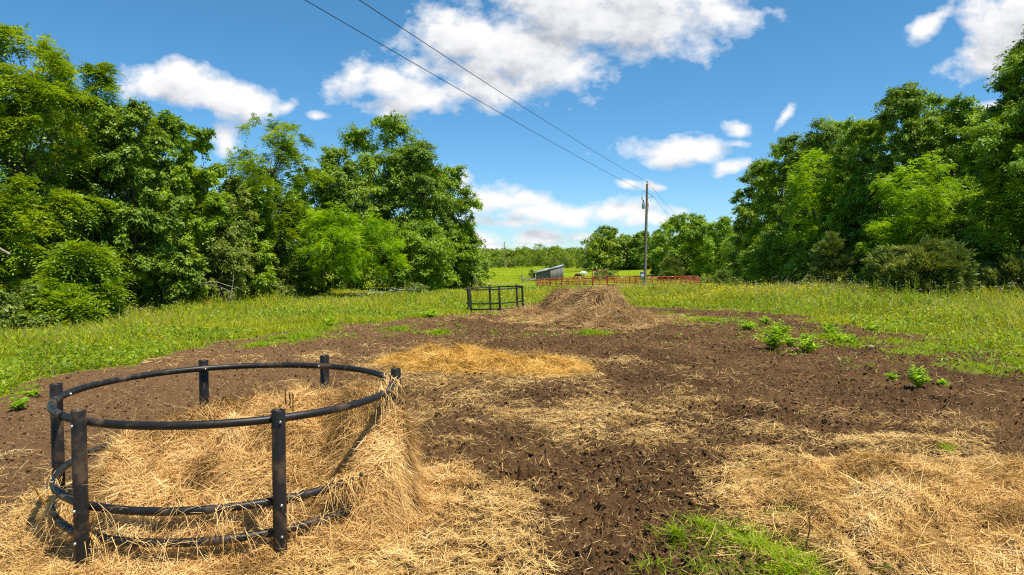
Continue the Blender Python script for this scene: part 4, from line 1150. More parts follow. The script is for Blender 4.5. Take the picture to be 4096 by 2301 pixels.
def fresh():                 # bright young grass coming up in the soil and straw
    mb = MB()
    for (c, rad) in GRASSP:
        dist = np.hypot(c[0], c[1])
        q = int(2600 * min(rad, 1.2) ** 1.5 * (2.0 if dist < 9 else .8)) + 60
        a = rng.random(q) * 6.283; rr = np.abs(rng.normal(0, .55, q)) * rad
        x = c[0] + rr * np.cos(a); y = c[1] + rr * np.sin(a)
        k = fbm(x * (3.5 if dist < 9 else 1.6), y * (3.5 if dist < 9 else 1.6), 98, 3) > (.53 if dist < 9 else .46)
        x, y, rr = x[k], y[k], rr[k]; q = len(x)
        if q == 0: continue
        z = zfull(x, y)
        d = np.stack([rng.normal(0, .5, q), rng.normal(0, .5, q), np.ones(q)], 1)
        L = rng.uniform(.05, .15, q) * (1.2 if dist < 9 else 1) * (1 - .4 * rr / rad.__float__() / 1.5).clip(.4, 1)
        b = np.stack([rng.normal(0, .6, q), rng.normal(0, .6, q), -.35 * np.ones(q)], 1) * L[:, None]
        strands(mb, np.stack([x, y, z - .01], 1), d, L * (1.25 if dist > 9 else 1), (.0055 if dist < 9 else .010) * (1 + .02 * dist), b, None,
                unit(np.stack([rng.normal(0, 1, q), rng.normal(0, 1, q), np.zeros(q)], 1)))
    tag(mb.obj('fresh_grass', M['freshgrass'], None, False, True), 'bright young grass sprouting through soil and straw', 'grass', kind='stuff')
fresh()
def seedlings():             # small weeds creeping from the meadow into the soil on the right
    ml = MB()
    for k in range(150):
        u_ = rng.random()
        px = 1620 + 980 * u_; py = 795 + 150 * max(0, u_ - .25) + rng.normal(0, 28) + 12
        if rng.random() < .25: px, py = rng.uniform(700, 1400), rng.uniform(800, 850)
        p = og(px, py); c = int(rng.integers(8, 40)); rad = rng.uniform(.05, .26)
        q = rng.normal(0, rad, (c, 2)); x = p[0] + q[:, 0]; y = p[1] + q[:, 1]
        hh = rng.uniform(.03, .22); z = zfull(x, y) + rng.random(c) * hh * np.exp(-(q ** 2).sum(1) / rad ** 2 / 2)
        L = rng.uniform(.05, .11, c)
        a = rng.random(c) * 6.283
        leaves(ml, np.stack([x, y, z], 1), np.stack([np.cos(a), np.sin(a), rng.uniform(0, .9, c)], 1), np.array([0, 0, 1.]) + rng.normal(0, .3, (c, 3)), L, L * rng.uniform(.3, .55), np.clip(rng.normal(rng.uniform(.2, .8), .15, c), 0, 1))
    tag(ml.obj('seedlings', M['forb'], None, False, True), 'small weeds creeping from the meadow into the bare soil', 'weeds', kind='stuff')
seedlings()

def flowers():
    mb = MB()
    patches = [(og(a, b)[:2], rx, ry, n) for a, b, rx, ry, n in ((1840, 757, 4.5, 2.0, 1100), (1760, 766, 3.0, 1.4, 600), (1950, 766, 4.0, 1.6, 900), (1690, 755, 2.5, 2.5, 120), (1280, 760, 3.0, 2.4, 150), (1330, 750, 4, 4, 200),
               (420, 860, 1.4, .7, 60), (480, 850, 1.2, .5, 50), (300, 880, 2.5, .8, 45), (650, 800, 3, 1.4, 60), (2330, 815, 2.0, 1.2, 110), (2430, 840, 2, 1.5, 60), (2200, 790, 4, 2, 60), (1230, 740, 6, 6, 120), (1520, 735, 8, 6, 160), (900, 790, 5, 2, 50), (120, 880, 4, 1, 40))]
    for c, rx, ry, n in patches:
        n = int(n * .4)
        x = rng.normal(0, .38, n) * rx + c[0]; y = rng.normal(0, .38, n) * ry + c[1]
        k = (soil_m(x, y) < .4) & (y > 3); x, y = x[k], y[k]; n = len(x)
        z = zfull(x, y) + tall(x, y) * rng.uniform(.55, 1.1, n) + .03; r = np.hypot(x, y)
        for j in range(4):
            a = j * 1.57 + rng.random(n)
            leaves(mb, np.stack([x, y, z], 1), np.stack([np.cos(a), np.sin(a), .25 + 0 * a], 1), np.array([0, -.3, 1.]), .016 + .0008 * r, .016 + .0007 * r)
    tag(mb.obj('yellow_flowers', M['yellow'], None, False, True), 'small yellow flowers dotted through the meadow grass', 'flowers', kind='stuff')
    mb = MB(); ms = MB()
    for a, b, rx, ry, n in ((960, 752, 2.2, 1.2, 60), (1010, 745, 1.5, .9, 30), (880, 765, 1.5, .6, 16), (130, 835, 3, .6, 60), (260, 825, 2.5, .5, 36), (2100, 745, 5, 2.5, 60), (2250, 755, 5, 1.5, 40), (2480, 770, 5, 1.5, 30), (1900, 728, 5, 4, 50), (1330, 745, 6, 4, 20)):
        c = og(a, b + 12)[:2]
        x = rng.normal(0, .55, n) * rx + c[0]; y = rng.normal(0, .55, n) * ry + c[1]
        z0 = zfull(x, y); hh = tall(x, y) + rng.uniform(.1, .38, n); r = np.hypot(x, y)
        strands(ms, np.stack([x, y, z0], 1), np.tile([0, 0, 1.], (n, 1)) + rng.normal(0, .08, (n, 3)), hh, .012, np.zeros((n, 3)))
        for j in range(7):
            o_ = rng.normal(0, .035, (n, 3)) * [1, 1, .3]
            leaves(mb, np.stack([x, y, z0 + hh], 1) + o_, rng.normal(0, 1, (n, 3)) * [1, 1, .2], np.array([0, -.3, 1.]), .014 + .0005 * r, .014 + .0004 * r)
    tag(mb.obj('white_flowers', M['white'], None, False, True), 'white flower heads standing along the edge of the trees', 'flowers', kind='stuff')
    tag(ms.obj('flower_stems', M['dryblade'], None, False, True), 'thin stems under the white flower heads', 'flowers', kind='stuff')
flowers()

def spikes():                # dock and tall weeds with seed spikes along the wood's edge
    mb = MB(); ml = MB()
    n = 420
    xs, ys, hs = [], [], []
    for line_, cnt, off in ((TREELINE_L, 260, 1.6), (TREELINE_R, 240, 3.0)):
        t = rng.random(cnt) * (len(line_) - 1); i = t.astype(int); f = (t - i)[:, None]
        p = line_[i] * (1 - f) + line_[np.minimum(i + 1, len(line_) - 1)] * f
        p = p + np.stack([rng.normal(0, .8, cnt), -np.abs(rng.normal(off * .6, off * .5, cnt))], 1)
        xs.append(p[:, 0]); ys.append(p[:, 1]); hs.append(rng.uniform(.55, 1.1, cnt) * (1.2 if line_ is TREELINE_R else 1))
    x, y, h = map(np.concatenate, (xs, ys, hs)); n = len(x)
    # two taller clumps beside the cedar bush
    for px, py, c in ((2285, 770, 26), (2185, 775, 18), (2400, 770, 10), (640, 790, 16), (560, 795, 12), (1020, 765, 10)):
        p = og(px, py + 22); q = rng.normal(0, .45, (c, 2)) + p[:2]
        x = np.concatenate([x, q[:, 0]]); y = np.concatenate([y, q[:, 1]]); h = np.concatenate([h, rng.uniform(.9, 1.5, c)])
    n = len(x); z = zfull(x, y)
    d = np.stack([rng.normal(0, .12, n), rng.normal(0, .12, n), np.ones(n)], 1)
    strands(mb, np.stack([x, y, z], 1), d, h, .016, np.zeros((n, 3)))
    d = unit(d)
    for k in range(26):
        t = rng.uniform(.3, 1.0, n)
        P = np.stack([x, y, z], 1) + d * (h * t)[:, None]
        a = rng.random(n) * 6.283
        L = np.where(t > .6, rng.uniform(.04, .08, n), rng.uniform(.08, .17, n))
        leaves(ml, P, np.stack([np.cos(a), np.sin(a), rng.uniform(.2, 1.2, n)], 1), np.array([0, 0, 1.]) + rng.normal(0, .4, (n, 3)), L, L * .34)
    tag(mb.obj('weed_stems', M['grass'], None, False, True), 'upright stems of tall weeds along the woods', 'weeds', kind='stuff')
    tag(ml.obj('tall_weeds', M['shrub'] if False else M['forb'], None, False, True), 'tall spiky weeds standing along the edge of the woods', 'weeds', kind='stuff')
spikes()

# ------------------------------------------------------------------ single weed plants in the soil
def weed_mesh(rad, h, n, seed):
    g = np.random.default_rng(seed); mb = MB(); st = MB()
    ns = max(5, int(n / 16))
    for k in range(ns):
        a = g.random() * 6.283; t = g.random() ** .6
        tip = np.array([math.cos(a) * rad * t, math.sin(a) * rad * t, h * (1.05 - .5 * t * t) * g.uniform(.8, 1.15)])
        tube(st, [np.zeros(3), tip * [.45, .45, .6], tip], [.006, .0045, .002], 4, cap=False)
        m = int(n / ns); tt = g.uniform(.25, 1, m)
        P = np.stack([np.interp(tt, [0, .5, 1], [0, tip[i] * (.45 if i < 2 else .6), tip[i]]) for i in range(3)], 1)
        b = g.random(m) * 6.283
        L = g.uniform(.07, .14, m) * (1.1 - .35 * tt) * (rad / .3) ** .4
        leaves(mb, P, np.stack([np.cos(b), np.sin(b), g.uniform(-.15, .6, m)], 1), np.array([0, 0, 1.]) + g.normal(0, .3, (m, 3)), L, L * .38, g.random(m))
    return mb, st
def weed(px, py, rad, h, n, label, seed):
    p = og(px, py); x, y = p[0], p[1]
    r_ = empty('weed_plant', (x, y, zg(x, y))); tag(r_, label, 'weed plant', 'leafy weeds growing in the bare soil')
    mb, st = weed_mesh(rad * 1.0, h * .95, int(n * 1.3), seed)
    mb.obj('foliage', M['weed'], r_, False, True); st.obj('stem', M['grass'], r_, False, True)
for k, (px, py, rad, h, n, lab) in enumerate((
    (1945, 880, .40, .50, 420, 'tallest of the cluster of leafy weeds on the soil, front left of it'),
    (1960, 850, .36, .42, 300, 'leafy weed at the back of the cluster, behind the tallest one'),
    (1985, 872, .26, .30, 180, 'small leafy weed leaning out right of the tallest one'),
    (2034, 888, .33, .36, 320, 'round bushy weed standing alone right of the tall cluster'),
    (2030, 858, .22, .24, 150, 'little weed just behind the round bushy weed'),
    (2085, 845, .34, .40, 320, 'broad weed against the meadow edge with ferny top'),
    (2105, 862, .26, .30, 200, 'low weed in front of the broad ferny one'),
    (2140, 868, .24, .28, 160, 'small upright weed beside the bare pale stones'),
    (1880, 830, .34, .32, 260, 'dull green weed near the back of the soil'),
    (1925, 815, .28, .26, 200, 'dark small weed at the back edge of the soil'),
    (2190, 832, .24, .26, 150, 'weed at the foot of the tall grass on the right'),
    (2308, 978, .20, .36, 260, 'upright weed standing alone far out on the right soil'),
    (2245, 955, .15, .16, 90, 'sparse grassy tuft left of the lone upright weed'),
    (2370, 968, .15, .13, 80, 'tiny rosette right of the lone upright weed'),
    (45, 1030, .17, .18, 180, 'small round weed on the soil at the far left edge'),
    (85, 995, .16, .12, 110, 'low weed beside the grass at the far left edge'),
    (690, 805, .5, .38, 260, 'dark leafy clump in the meadow left of the bare path'),
    (1085, 800, .45, .35, 240, 'broad-leaved dock plant at the meadow edge left of the empty feeder'),
    (500, 828, .55, .45, 300, 'big leafy bramble clump in the left meadow'),
    (830, 823, .35, .3, 160, 'leafy weed where the left meadow meets the soil'))):
    weed(px, py, rad, h, n, lab, 300 + k)

# pale stones and lumps in the worn place on the right
def stones():
    k = 0
    for px, py, s in ((2190, 878, .12), (2230, 872, .10), (2150, 885, .09), (2470, 868, .10), (2100, 800, .10), (1100, 790, .12), (2540, 925, .10), (2380, 905, .1)):
        p = og(px, py); mb = MB(); s = s * .55
        u = np.linspace(0, 2 * np.pi, 9, endpoint=False); v = np.linspace(-1.2, 1.5, 5)
        U, V_ = np.meshgrid(u, v); rr = s * (1 + .3 * np.sin(U * 2 + k) * np.cos(V_ * 2 + k))
        P = np.stack([rr * np.cos(U) * np.cos(V_) * 1.4, rr * np.sin(U) * np.cos(V_), rr * .6 * np.sin(V_)], -1).reshape(-1, 3)
        i = np.arange(4)[:, None]; j = np.arange(9)[None]
        mb.add(P, np.stack([i * 9 + j, i * 9 + (j + 1) % 9, (i + 1) * 9 + (j + 1) % 9, (i + 1) * 9 + j], -1).reshape(-1, 4))
        P *= 1
        o = mb.obj('stone', M['stone'], None, True, False, (p[0], p[1], zg(p[0], p[1])))
        tag(o, ('pale stone beside the small upright weed', 'pale stone between two weeds on worn soil', 'pale flat stone near the tall weed cluster', 'pale stone at the foot of the right meadow', 'pale stone at the back edge of the right soil',
                'whitish stone at the left meadow edge', 'stone on bare soil at the far right edge', 'stone by the grass on the right soil')[k], 'stone', 'pale stones on the soil'); k += 1
stones()
# ------------------------------------------------------------------ trees
def clump_centres(g, n, Rx, H, hb, shape):
    """places of leaf clumps inside an uneven crown, most of them near its skin"""
    out = []
    ph = g.uniform(0, 6.28, 4)
    while len(out) < n:
        t = g.uniform(0, 1); a = g.uniform(0, 6.283)
        if shape == 'cone': prof = (1 - t) ** .8 * .95 + .08
        elif shape == 'tall': prof = (math.sin(math.pi * (t * .82 + .14)) ** .75) * (1 - .25 * t)
        elif shape == 'dome': prof = math.sqrt(max(0, 1 - t ** 2.2))
        elif shape == 'vase': prof = .35 + .65 * math.sin(math.pi * min(1, t * .85 + .12)) ** .9
        else: prof = max(0, math.sin(math.pi * (t ** .85 * .90 + .08))) ** .62
        prof *= 1 + .22 * math.sin(2 * a + ph[0] + 3 * t) + .16 * math.sin(3 * a + ph[1] - 5 * t) + .12 * math.sin(7 * t + ph[2])
        rr = g.random() ** .42
        if g.random() > prof * rr + .25: continue
        r = Rx * prof * rr * .92
        out.append((r * math.cos(a), r * math.sin(a), H * (hb + (1 - hb) * t * .96)))
    return np.array(out)

def leaf_cloud(mb, g, C, rc, n, kind, L, aspect=.52, axis0=(0, 0)):
    nc = len(C)
    w = rc ** 2; cnt = g.multinomial(n, w / w.sum())
    ci = np.repeat(np.arange(nc), cnt); n = len(ci)
    out = C[ci] - np.array([axis0[0], axis0[1], 0]); out[:, 2] = 0; out = unit(out)
    # each clump is a bough: twigs fan outwards from it and sag, leaves sit along the twigs
    NT_ = 13
    ti = ci * NT_ + g.integers(0, NT_, n)
    td = g.normal(0, 1, (nc * NT_, 3)) * [1, 1, .62]
    oc = C - np.array([axis0[0], axis0[1], 0]); oc[:, 2] = 0; oc = unit(oc)
    td = unit(td + np.repeat(oc, NT_, 0) * .55 + np.array([0, 0, .30]))
    tl = np.repeat(rc, NT_) * g.uniform(.5, 1.4, nc * NT_)
    s_ = g.random(n) ** .6
    d = td[ti]
    P = C[ci] + d * (tl[ti] * s_)[:, None] - np.array([0, 0, 1.]) * (.30 * tl[ti] * s_ ** 2)[:, None] + g.normal(0, 1, (n, 3)) * (np.array([1, 1, .7]) * (.13 * rc[ci] * (1.1 - .4 * s_) + .03)[:, None])
    # clumps sag outwards
    tone = g.normal(0, .16, nc)[ci]
    rnd = np.clip(g.random(n) * .8 + .1 + tone, 0, 1)
    up = np.array([0, 0, 1.])
    if kind == 'broad':
        nr = unit(d * .75 + up * .55 + g.normal(0, .45, (n, 3)))
        ax = out * .5 + d * .5 + g.normal(0, .55, (n, 3)) - up * .35
        ax = ax - nr * (ax * nr).sum(1, keepdims=True)
        Ls = L * g.uniform(.65, 1.3, n)
        leaves(mb, P, ax, nr, Ls, Ls * aspect, rnd)
    elif kind == 'compound':                        # feathered leaves: leaflets along a drooping stalk
        k = 9; m = max(1, n // k); s = np.arange(m) * k % n
        s = g.permutation(n)[:m]
        Pb = P[s]; a = unit(out[s] * .7 + d[s] * .6 + g.normal(0, .5, (m, 3)) + up * .1)
        fl = L * 2.6 * g.uniform(.7, 1.25, m)
        side = unit(np.cross(a, up + g.normal(0, .25, (m, 3))))
        for j in range(k):
            t = (j // 2 + .6) / (k / 2)
            p = Pb + a * (fl * t)[:, None] - up * (fl * .42 * t * t)[:, None]
            sg = 0 if j == k - 1 else (1 if j % 2 else -1)
            ax = a * .55 + side * sg - up * .28 * t
            nr = unit(np.cross(side, a) * 1.0 + g.normal(0, .25, (m, 3)))
            nr = nr * np.sign(nr[:, 2:3] + 1e-6)
            Ls = L * g.uniform(.75, 1.2, m) * (1.1 - .3 * t)
            leaves(mb, p, ax, nr, Ls, Ls * .42, np.clip(rnd[s] + g.normal(0, .05, m), 0, 1))
    else:                                           # cedar sprays
        a = unit(out * .8 + d * .7 + up * .55 + g.normal(0, .35, (n, 3)))
        nr = unit(d + g.normal(0, .5, (n, 3)))
        Ls = L * g.uniform(.6, 1.4, n)
        leaves(mb, P, a, nr, Ls, Ls * .22, rnd)

def skeleton(mb, lb, g, H, hb, C, r0, nl, lean=(0, 0)):
    th = H * min(.93, hb + (1 - hb) * .72)
    k = 9; t = np.linspace(-.03, 1, k)
    wob = g.normal(0, .012 * H, (k, 2)); wob[0] = 0; wob[1] = 0
    P = np.stack([lean[0] * t ** 1.5 + np.cumsum(wob[:, 0]) * .6, lean[1] * t ** 1.5 + np.cumsum(wob[:, 1]) * .6, th * t], 1)
    rad = r0 * (1.25 * np.exp(-t * 9) * .35 + 1 - .82 * np.clip(t, 0, 1))
    tube(mb, P, rad, 9)
    pick = g.permutation(len(C))[:nl]
    for c in C[pick]:
        ta = np.clip((c[2] / th) * g.uniform(.55, .85), .12, .96)
        b = np.array([np.interp(ta, t, P[:, i]) for i in range(3)]); rb = np.interp(ta, t, rad) * .45
        m_ = b * .45 + c * .55 + g.normal(0, .06, 3) * np.linalg.norm(c - b); m_[2] += .05 * np.linalg.norm(c - b)
        q = b * .75 + m_ * .25; 
        tube(lb, [b, (b + m_) / 2 + g.normal(0, .03, 3) * np.linalg.norm(c - b), m_, c], [rb, rb * .7, rb * .45, rb * .15], 5, cap=False)

KINDS = {   # leaf shape, leaf length, aspect, crown shape, clumps, material
    'oak':     ('broad', .17, .55, 'round', 92, 'oak'),
    'hickory': ('broad', .20, .42, 'round', 86, 'hickory'),
    'walnut':  ('compound', .19, .42, 'round', 92, 'walnut'),
    'locust':  ('compound', .115, .5, 'vase', 90, 'locust'),
    'blacklocust': ('compound', .155, .5, 'tall', 84, 'walnut'),
    'cedar':   ('needle', .22, .22, 'cone', 46, 'cedar'),
    'cedarbush': ('needle', .24, .22, 'dome', 60, 'cedar'),
    'shrub':   ('broad', .12, .55, 'dome', 40, 'shrub'),
}
def make_tree(x, y, H, Rx, kind, n, label, cat='tree', hb=.12, group='trees at the edge of the wood', seed=1, lscale=1.0, flat=1.0, name=None, trunk_r=None, lean=(0, 0), limbs=26, zsink=0.0, shape=None, rcs=1.0):
    g = np.random.default_rng(seed)
    lk, L, asp, sh_, nc, mat = KINDS[kind]
    L = L * lscale
    C = clump_centres(g, nc, Rx, H, hb, shape or sh_); C[:, 1] *= flat
    ztop = C[:, 2].max(); 
    rc = np.clip(Rx * .225 * g.uniform(.5, 1.5, nc), .25, 1.6) * rcs * 1.13
    C[:, 2] *= (H - rc.mean() * .5) / ztop
    mb = MB(); leaf_cloud(mb, g, C, rc, n, lk, L, asp)
    root = empty(name or {'cedar': 'cedar_tree', 'cedarbush': 'cedar_bush', 'shrub': 'shrub'}.get(kind, 'tree'), (x, y, z1(x, y) - zsink))
    tag(root, label, cat, group)
    tm = MB(); bm_ = MB(); skeleton(tm, bm_, g, H, hb, C, trunk_r or (.028 * H * (.5 if kind in ('shrub', 'cedarbush') else .8)), limbs, lean)
    tm.obj('trunk', M['bark'], root, True)
    bm_.obj('branches', M['bark'], root, True)
    mb.obj('crown', M[mat], root, False, True)
    return root

def T(px, top, hw, base, Y, kind, n, label, cat='tree', **kw):
    """tree picked on the 2576 px view: centre column, top row, half width, row of its foot, distance"""
    p = at(px * K, base * K, Y); x, y = p[0], p[1]
    zt = at(px * K, top * K, Y)[2]
    H = zt - z1(x, y); Rx = hw * K / FPX * math.hypot(Y, x * .5)
    return make_tree(x, y, H, Rx, kind, int(n * 1.3), label, cat, seed=int(abs(px) * 7 + abs(top)), lscale=kw.pop('lscale', 1.0) * (.88 + Y * .0045), **kw)

GL, GR, GM = 'trees of the left wood', 'trees of the right wood', 'trees behind the pen'
# left wood, from the near end
T(-110, 60, 150, 850, 27, 'walnut', 34000, 'drooping feathery walnut tree cut by the left edge of the picture', group=GL)
T(70, 78, 150, 835, 29, 'walnut', 62000, 'tall bright walnut tree with drooping feathery leaves at the left end of the wood', group=GL, hb=.1)
T(155, 128, 95, 815, 33, 'blacklocust', 30000, 'slender feathery tree rising behind the tall bright walnut', group=GL, hb=.2, rcs=1.25)
T(262, 168, 80, 805, 34, 'blacklocust', 30000, 'feathery topped tree whose spreading crown overhangs the first dip of the skyline', group=GL, hb=.25)
T(330, 255, 100, 800, 33, 'oak', 46000, 'dark dense oak right of the walnut trees in the left wood', group=GL, hb=.22)
T(430, 282, 85, 790, 37, 'hickory', 38000, 'pointed leafy tree in the middle of the left wood', group=GL, hb=.22)
T(512, 318, 62, 785, 39, 'hickory', 26000, 'narrow tree at the right shoulder of the left wood beside the low gap', group=GL, hb=.15)
T(585, 440, 75, 780, 40, 'shrub', 24000, 'low pale yellowish tree filling the gap in the left wood', group=GL, hb=.05, shape='tall', name='tree', lscale=1.15)
T(640, 480, 60, 775, 43, 'hickory', 16000, 'short leafy tree at the foot of the tall gappy locust', group=GL, hb=.1)
T(692, 298, 100, 765, 46, 'blacklocust', 36000, 'tall gappy locust with visible grey trunk and flat feathery top', group=GL, hb=.33, rcs=.9, shape='vase', limbs=34, trunk_r=.22)
T(660, 420, 70, 765, 50, 'oak', 22000, 'dark tree in shadow behind the tall gappy locust', group=GL, hb=.05)
T(770, 430, 60, 760, 54, 'hickory', 24000, 'dark leafy tree between the gappy locust and the biggest tree', group=GL, hb=.05)
T(855, 372, 75, 752, 56, 'oak', 34000, 'bushy oak left of and lower than the biggest tree', group=GL, hb=.15, rcs=1.1)
T(965, 288, 108, 745, 60, 'hickory', 52000, 'biggest tree of the left wood, highest crown beside the open sky', group=GL, hb=.12, rcs=1.2)
T(1045, 350, 90, 738, 58, 'oak', 46000, 'broad dark oak right of the biggest tree', group=GL, hb=.12, rcs=1.15)
T(1128, 418, 80, 728, 64, 'hickory', 36000, 'last tree of the left wood, nearest the grey shed', group=GL, hb=.07, shape='tall')
T(1165, 560, 45, 722, 66, 'oak', 14000, 'low leafy skirt tree at the right tip of the left wood', group=GL, hb=.02, shape='dome')
T(1060, 560, 90, 735, 54, 'hickory', 26000, 'low spreading tree with pale drooping leaves in front of the broad dark oak', group=GL, hb=.16)
T(838, 508, 88, 770, 44, 'locust', 34000, 'bright yellow-green young locust with slim trunk in front of the left wood', group=GL, hb=.30, trunk_r=.10, limbs=30)
T(940, 545, 68, 765, 46, 'locust', 24000, 'second young locust, smaller, right of the bright one', group=GL, hb=.28, trunk_r=.09)
T(205, 610, 75, 828, 26.5, 'walnut', 22000, 'bright walnut sapling with hanging fronds low at the left', group=GL, hb=.12)
T(150, 730, 85, 838, 25, 'walnut', 12000, 'low bright walnut sucker at the foot of the left wood', group=GL, hb=.15, shape='dome')
T(15, 715, 105, 845, 24, 'shrub', 22000, 'grey-green rounded shrub at the far left edge', 'shrub', group=GL, hb=.1)
T(440, 600, 60, 800, 36, 'oak', 14000, 'low dark oak in deep shade in the middle of the left wood', group=GL, hb=.2)
T(330, 600, 50, 808, 36, 'hickory', 8000, 'shaded low tree under the dark dense oak', group=GL, hb=.3)
T(560, 580, 80, 788, 38.5, 'shrub', 20000, 'light silvery shrub tree below the low gap in the wood', 'shrub', group=GL, hb=.05, shape='round')
T(760, 660, 70, 768, 45, 'shrub', 12000, 'dark green shrub under the tall gappy locust', 'shrub', group=GL, hb=.02)
T(1045, 712, 35, 748, 50, 'shrub', 6000, 'small round shrub with white flowers beside it at the wood edge', 'shrub', group=GL, hb=.02)

# right wood, from the near end
T(2640, 60, 150, 775, 36, 'hickory', 46000, 'tallest tree of the right wood, cut by the picture edge', group=GR, hb=.25)
T(2575, 95, 70, 770, 37, 'oak', 26000, 'dark high tree with branches reaching into the sky at the right edge', group=GR, hb=.45)
T(2560, 345, 85, 768, 36, 'walnut', 36000, 'bright green feathery tree in front of the tallest right tree', group=GR, hb=.15)
T(2500, 275, 75, 760, 45, 'hickory', 30000, 'leafy tree behind the dead snag near the right edge', group=GR, hb=.2)
T(2405, 245, 85, 755, 48, 'hickory', 40000, 'second highest rounded crown of the right wood', group=GR, hb=.12)
T(2255, 215, 100, 750, 50, 'oak', 52000, 'highest rounded crown in the middle of the right wood', group=GR, hb=.1)
T(2165, 300, 80, 742, 55, 'hickory', 40000, 'leafy tree on the left shoulder of the highest rounded crown', group=GR, hb=.2)
T(2065, 312, 80, 732, 63, 'oak', 38000, 'dark oak halfway down the sloping skyline of the right wood', group=GR, hb=.2)
T(1970, 345, 75, 722, 74, 'hickory', 36000, 'tree where the right wood skyline starts to drop', group=GR, hb=.08)
T(1912, 400, 55, 715, 80, 'oak', 24000, 'dark tree second from the pasture end of the right wood', group=GR, hb=.05, shape='tall')
T(1876, 442, 42, 710, 88, 'oak', 26000, 'dark curtain-like tree at the pasture end of the right wood', group=GR, hb=.02, shape='tall')
T(2045, 385, 85, 735, 58, 'locust', 36000, 'bright yellow-green locust in front of the sloping skyline', group=GR, hb=.2)
T(2330, 400, 115, 752, 43, 'locust', 46000, 'broad bright yellow-green locust in the middle of the right wood', group=GR, hb=.22)
T(2240, 540, 70, 752, 43, 'locust', 18000, 'low bright locust branches left of the olive cedar bush', group=GR, hb=.2)
T(2150, 470, 70, 745, 52, 'hickory', 26000, 'shaded leafy tree between the two bright locusts', group=GR, hb=.2)
T(1950, 560, 70, 725, 68, 'hickory', 22000, 'low shaded tree beneath the start of the right wood skyline', group=GR, hb=.02)
T(2450, 470, 80, 758, 42, 'oak', 26000, 'dark shaded tree right of the broad bright locust', group=GR, hb=.05)
T(2085, 590, 50, 738, 50, 'cedar', 16000, 'dull olive cedar in shade at the foot of the right wood', 'cedar', group=GR, hb=.05)
T(2312, 612, 112, 758, 34, 'cedarbush', 46000, 'big rounded olive cedar bush at the front of the right wood', 'bush', group=GR, hb=.0)
T(2450, 600, 80, 758, 37, 'cedar', 26000, 'olive cedar right of the big rounded cedar bush', 'cedar', group=GR, hb=.03, shape='round')
T(2560, 640, 90, 765, 34.5, 'cedar', 24000, 'dark shaded cedar low at the right edge', 'cedar', group=GR, hb=.0, shape='dome')
T(2205, 690, 45, 750, 42, 'shrub', 9000, 'grey-green shrub left of the cedar bush', 'shrub', group=GR, hb=.02)
T(2000, 665, 60, 728, 60, 'shrub', 9000, 'dark shrub in deep shade at the foot of the right wood', 'shrub', group=GR, hb=.0)

T(2115, 302, 70, 735, 66, 'hickory', 26000, 'leafy crown filling the skyline between the dark oak and the highest crown', group=GR, hb=.25)
T(2330, 240, 75, 750, 56, 'hickory', 26000, 'leafy crown filling the skyline right of the highest rounded crown', group=GR, hb=.3)
T(2460, 258, 70, 755, 52, 'oak', 22000, 'dark leafy crown filling the skyline left of the dead snag', group=GR, hb=.3)
T(2015, 328, 65, 728, 72, 'oak', 22000, 'dark crown filling the skyline where the right wood starts to slope', group=GR, hb=.2)
T(1945, 375, 55, 718, 80, 'hickory', 18000, 'leafy crown filling the slope above the pasture end of the right wood', group=GR, hb=.1)

# behind the pen
T(1722, 532, 72, 690, 150, 'hickory', 26000, 'big rounded tree just right of the tall utility pole', group=GM, hb=.05, lscale=1.5)
T(1660, 575, 42, 682, 172, 'oak', 12000, 'dark tree close behind the tall utility pole', group=GM, hb=.05, lscale=1.6)
T(1775, 560, 40, 692, 158, 'oak', 10000, 'dark tree left of the pole by the right wood', group=GM, hb=.05, lscale=1.5)
T(1812, 546, 48, 695, 140, 'hickory', 18000, 'light green tree right behind the pole by the right wood', group=GM, hb=.08, lscale=1.5)
T(1850, 600, 40, 700, 120, 'walnut', 12000, 'feathery green tree tucked against the end of the right wood', group=GM, hb=.02, lscale=1.4)
T(1525, 570, 42, 672, 235, 'oak', 12000, 'tall dark oak with an airy top standing above the far wood', group=GM, hb=.05, lscale=2)
T(1580, 590, 42, 672, 225, 'hickory', 10000, 'lighter tree between the airy oak and the tall utility pole', group=GM, hb=.03, lscale=2)
T(1620, 580, 38, 676, 210, 'oak', 10000, 'dark tree half hidden by the tall utility pole', group=GM, hb=.03, lscale=1.9)
T(1558, 630, 34, 672, 215, 'cedar', 6000, 'small olive cedar below the airy oak', 'cedar', group=GM, hb=.0, lscale=2.2, shape='cone')
T(1690, 640, 34, 690, 145, 'cedar', 7000, 'olive green cedar at the foot of the big rounded tree', 'cedar', group=GM, hb=.0, lscale=1.6)
T(1790, 692, 36, 706, 118, 'shrub', 5000, 'low scrub bush beside the pole by the right wood', 'bush', group=GM, hb=.0, lscale=1.4)
T(1830, 680, 32, 712, 112, 'shrub', 5000, 'leafy scrub bush right of the pole by the right wood', 'bush', group=GM, hb=.0, lscale=1.4)
p_ = at(605.5, 277.5, 152)
make_tree(p_[0], p_[1], 2.3, 3.0, 'shrub', 9000, 'dark green round bush in the pasture behind the pen', 'bush', hb=.0, group='bushes in the pasture', seed=5, lscale=1.7)
p_ = at(528, 279.5, 139)
make_tree(sx - 3.5, sy + 1.4, 2.2, .75, 'shrub', 3500, 'dark creeper bush covering the left end of the grey shed', 'bush', hb=.0, group='bushes in the pasture', seed=6, lscale=1.3)

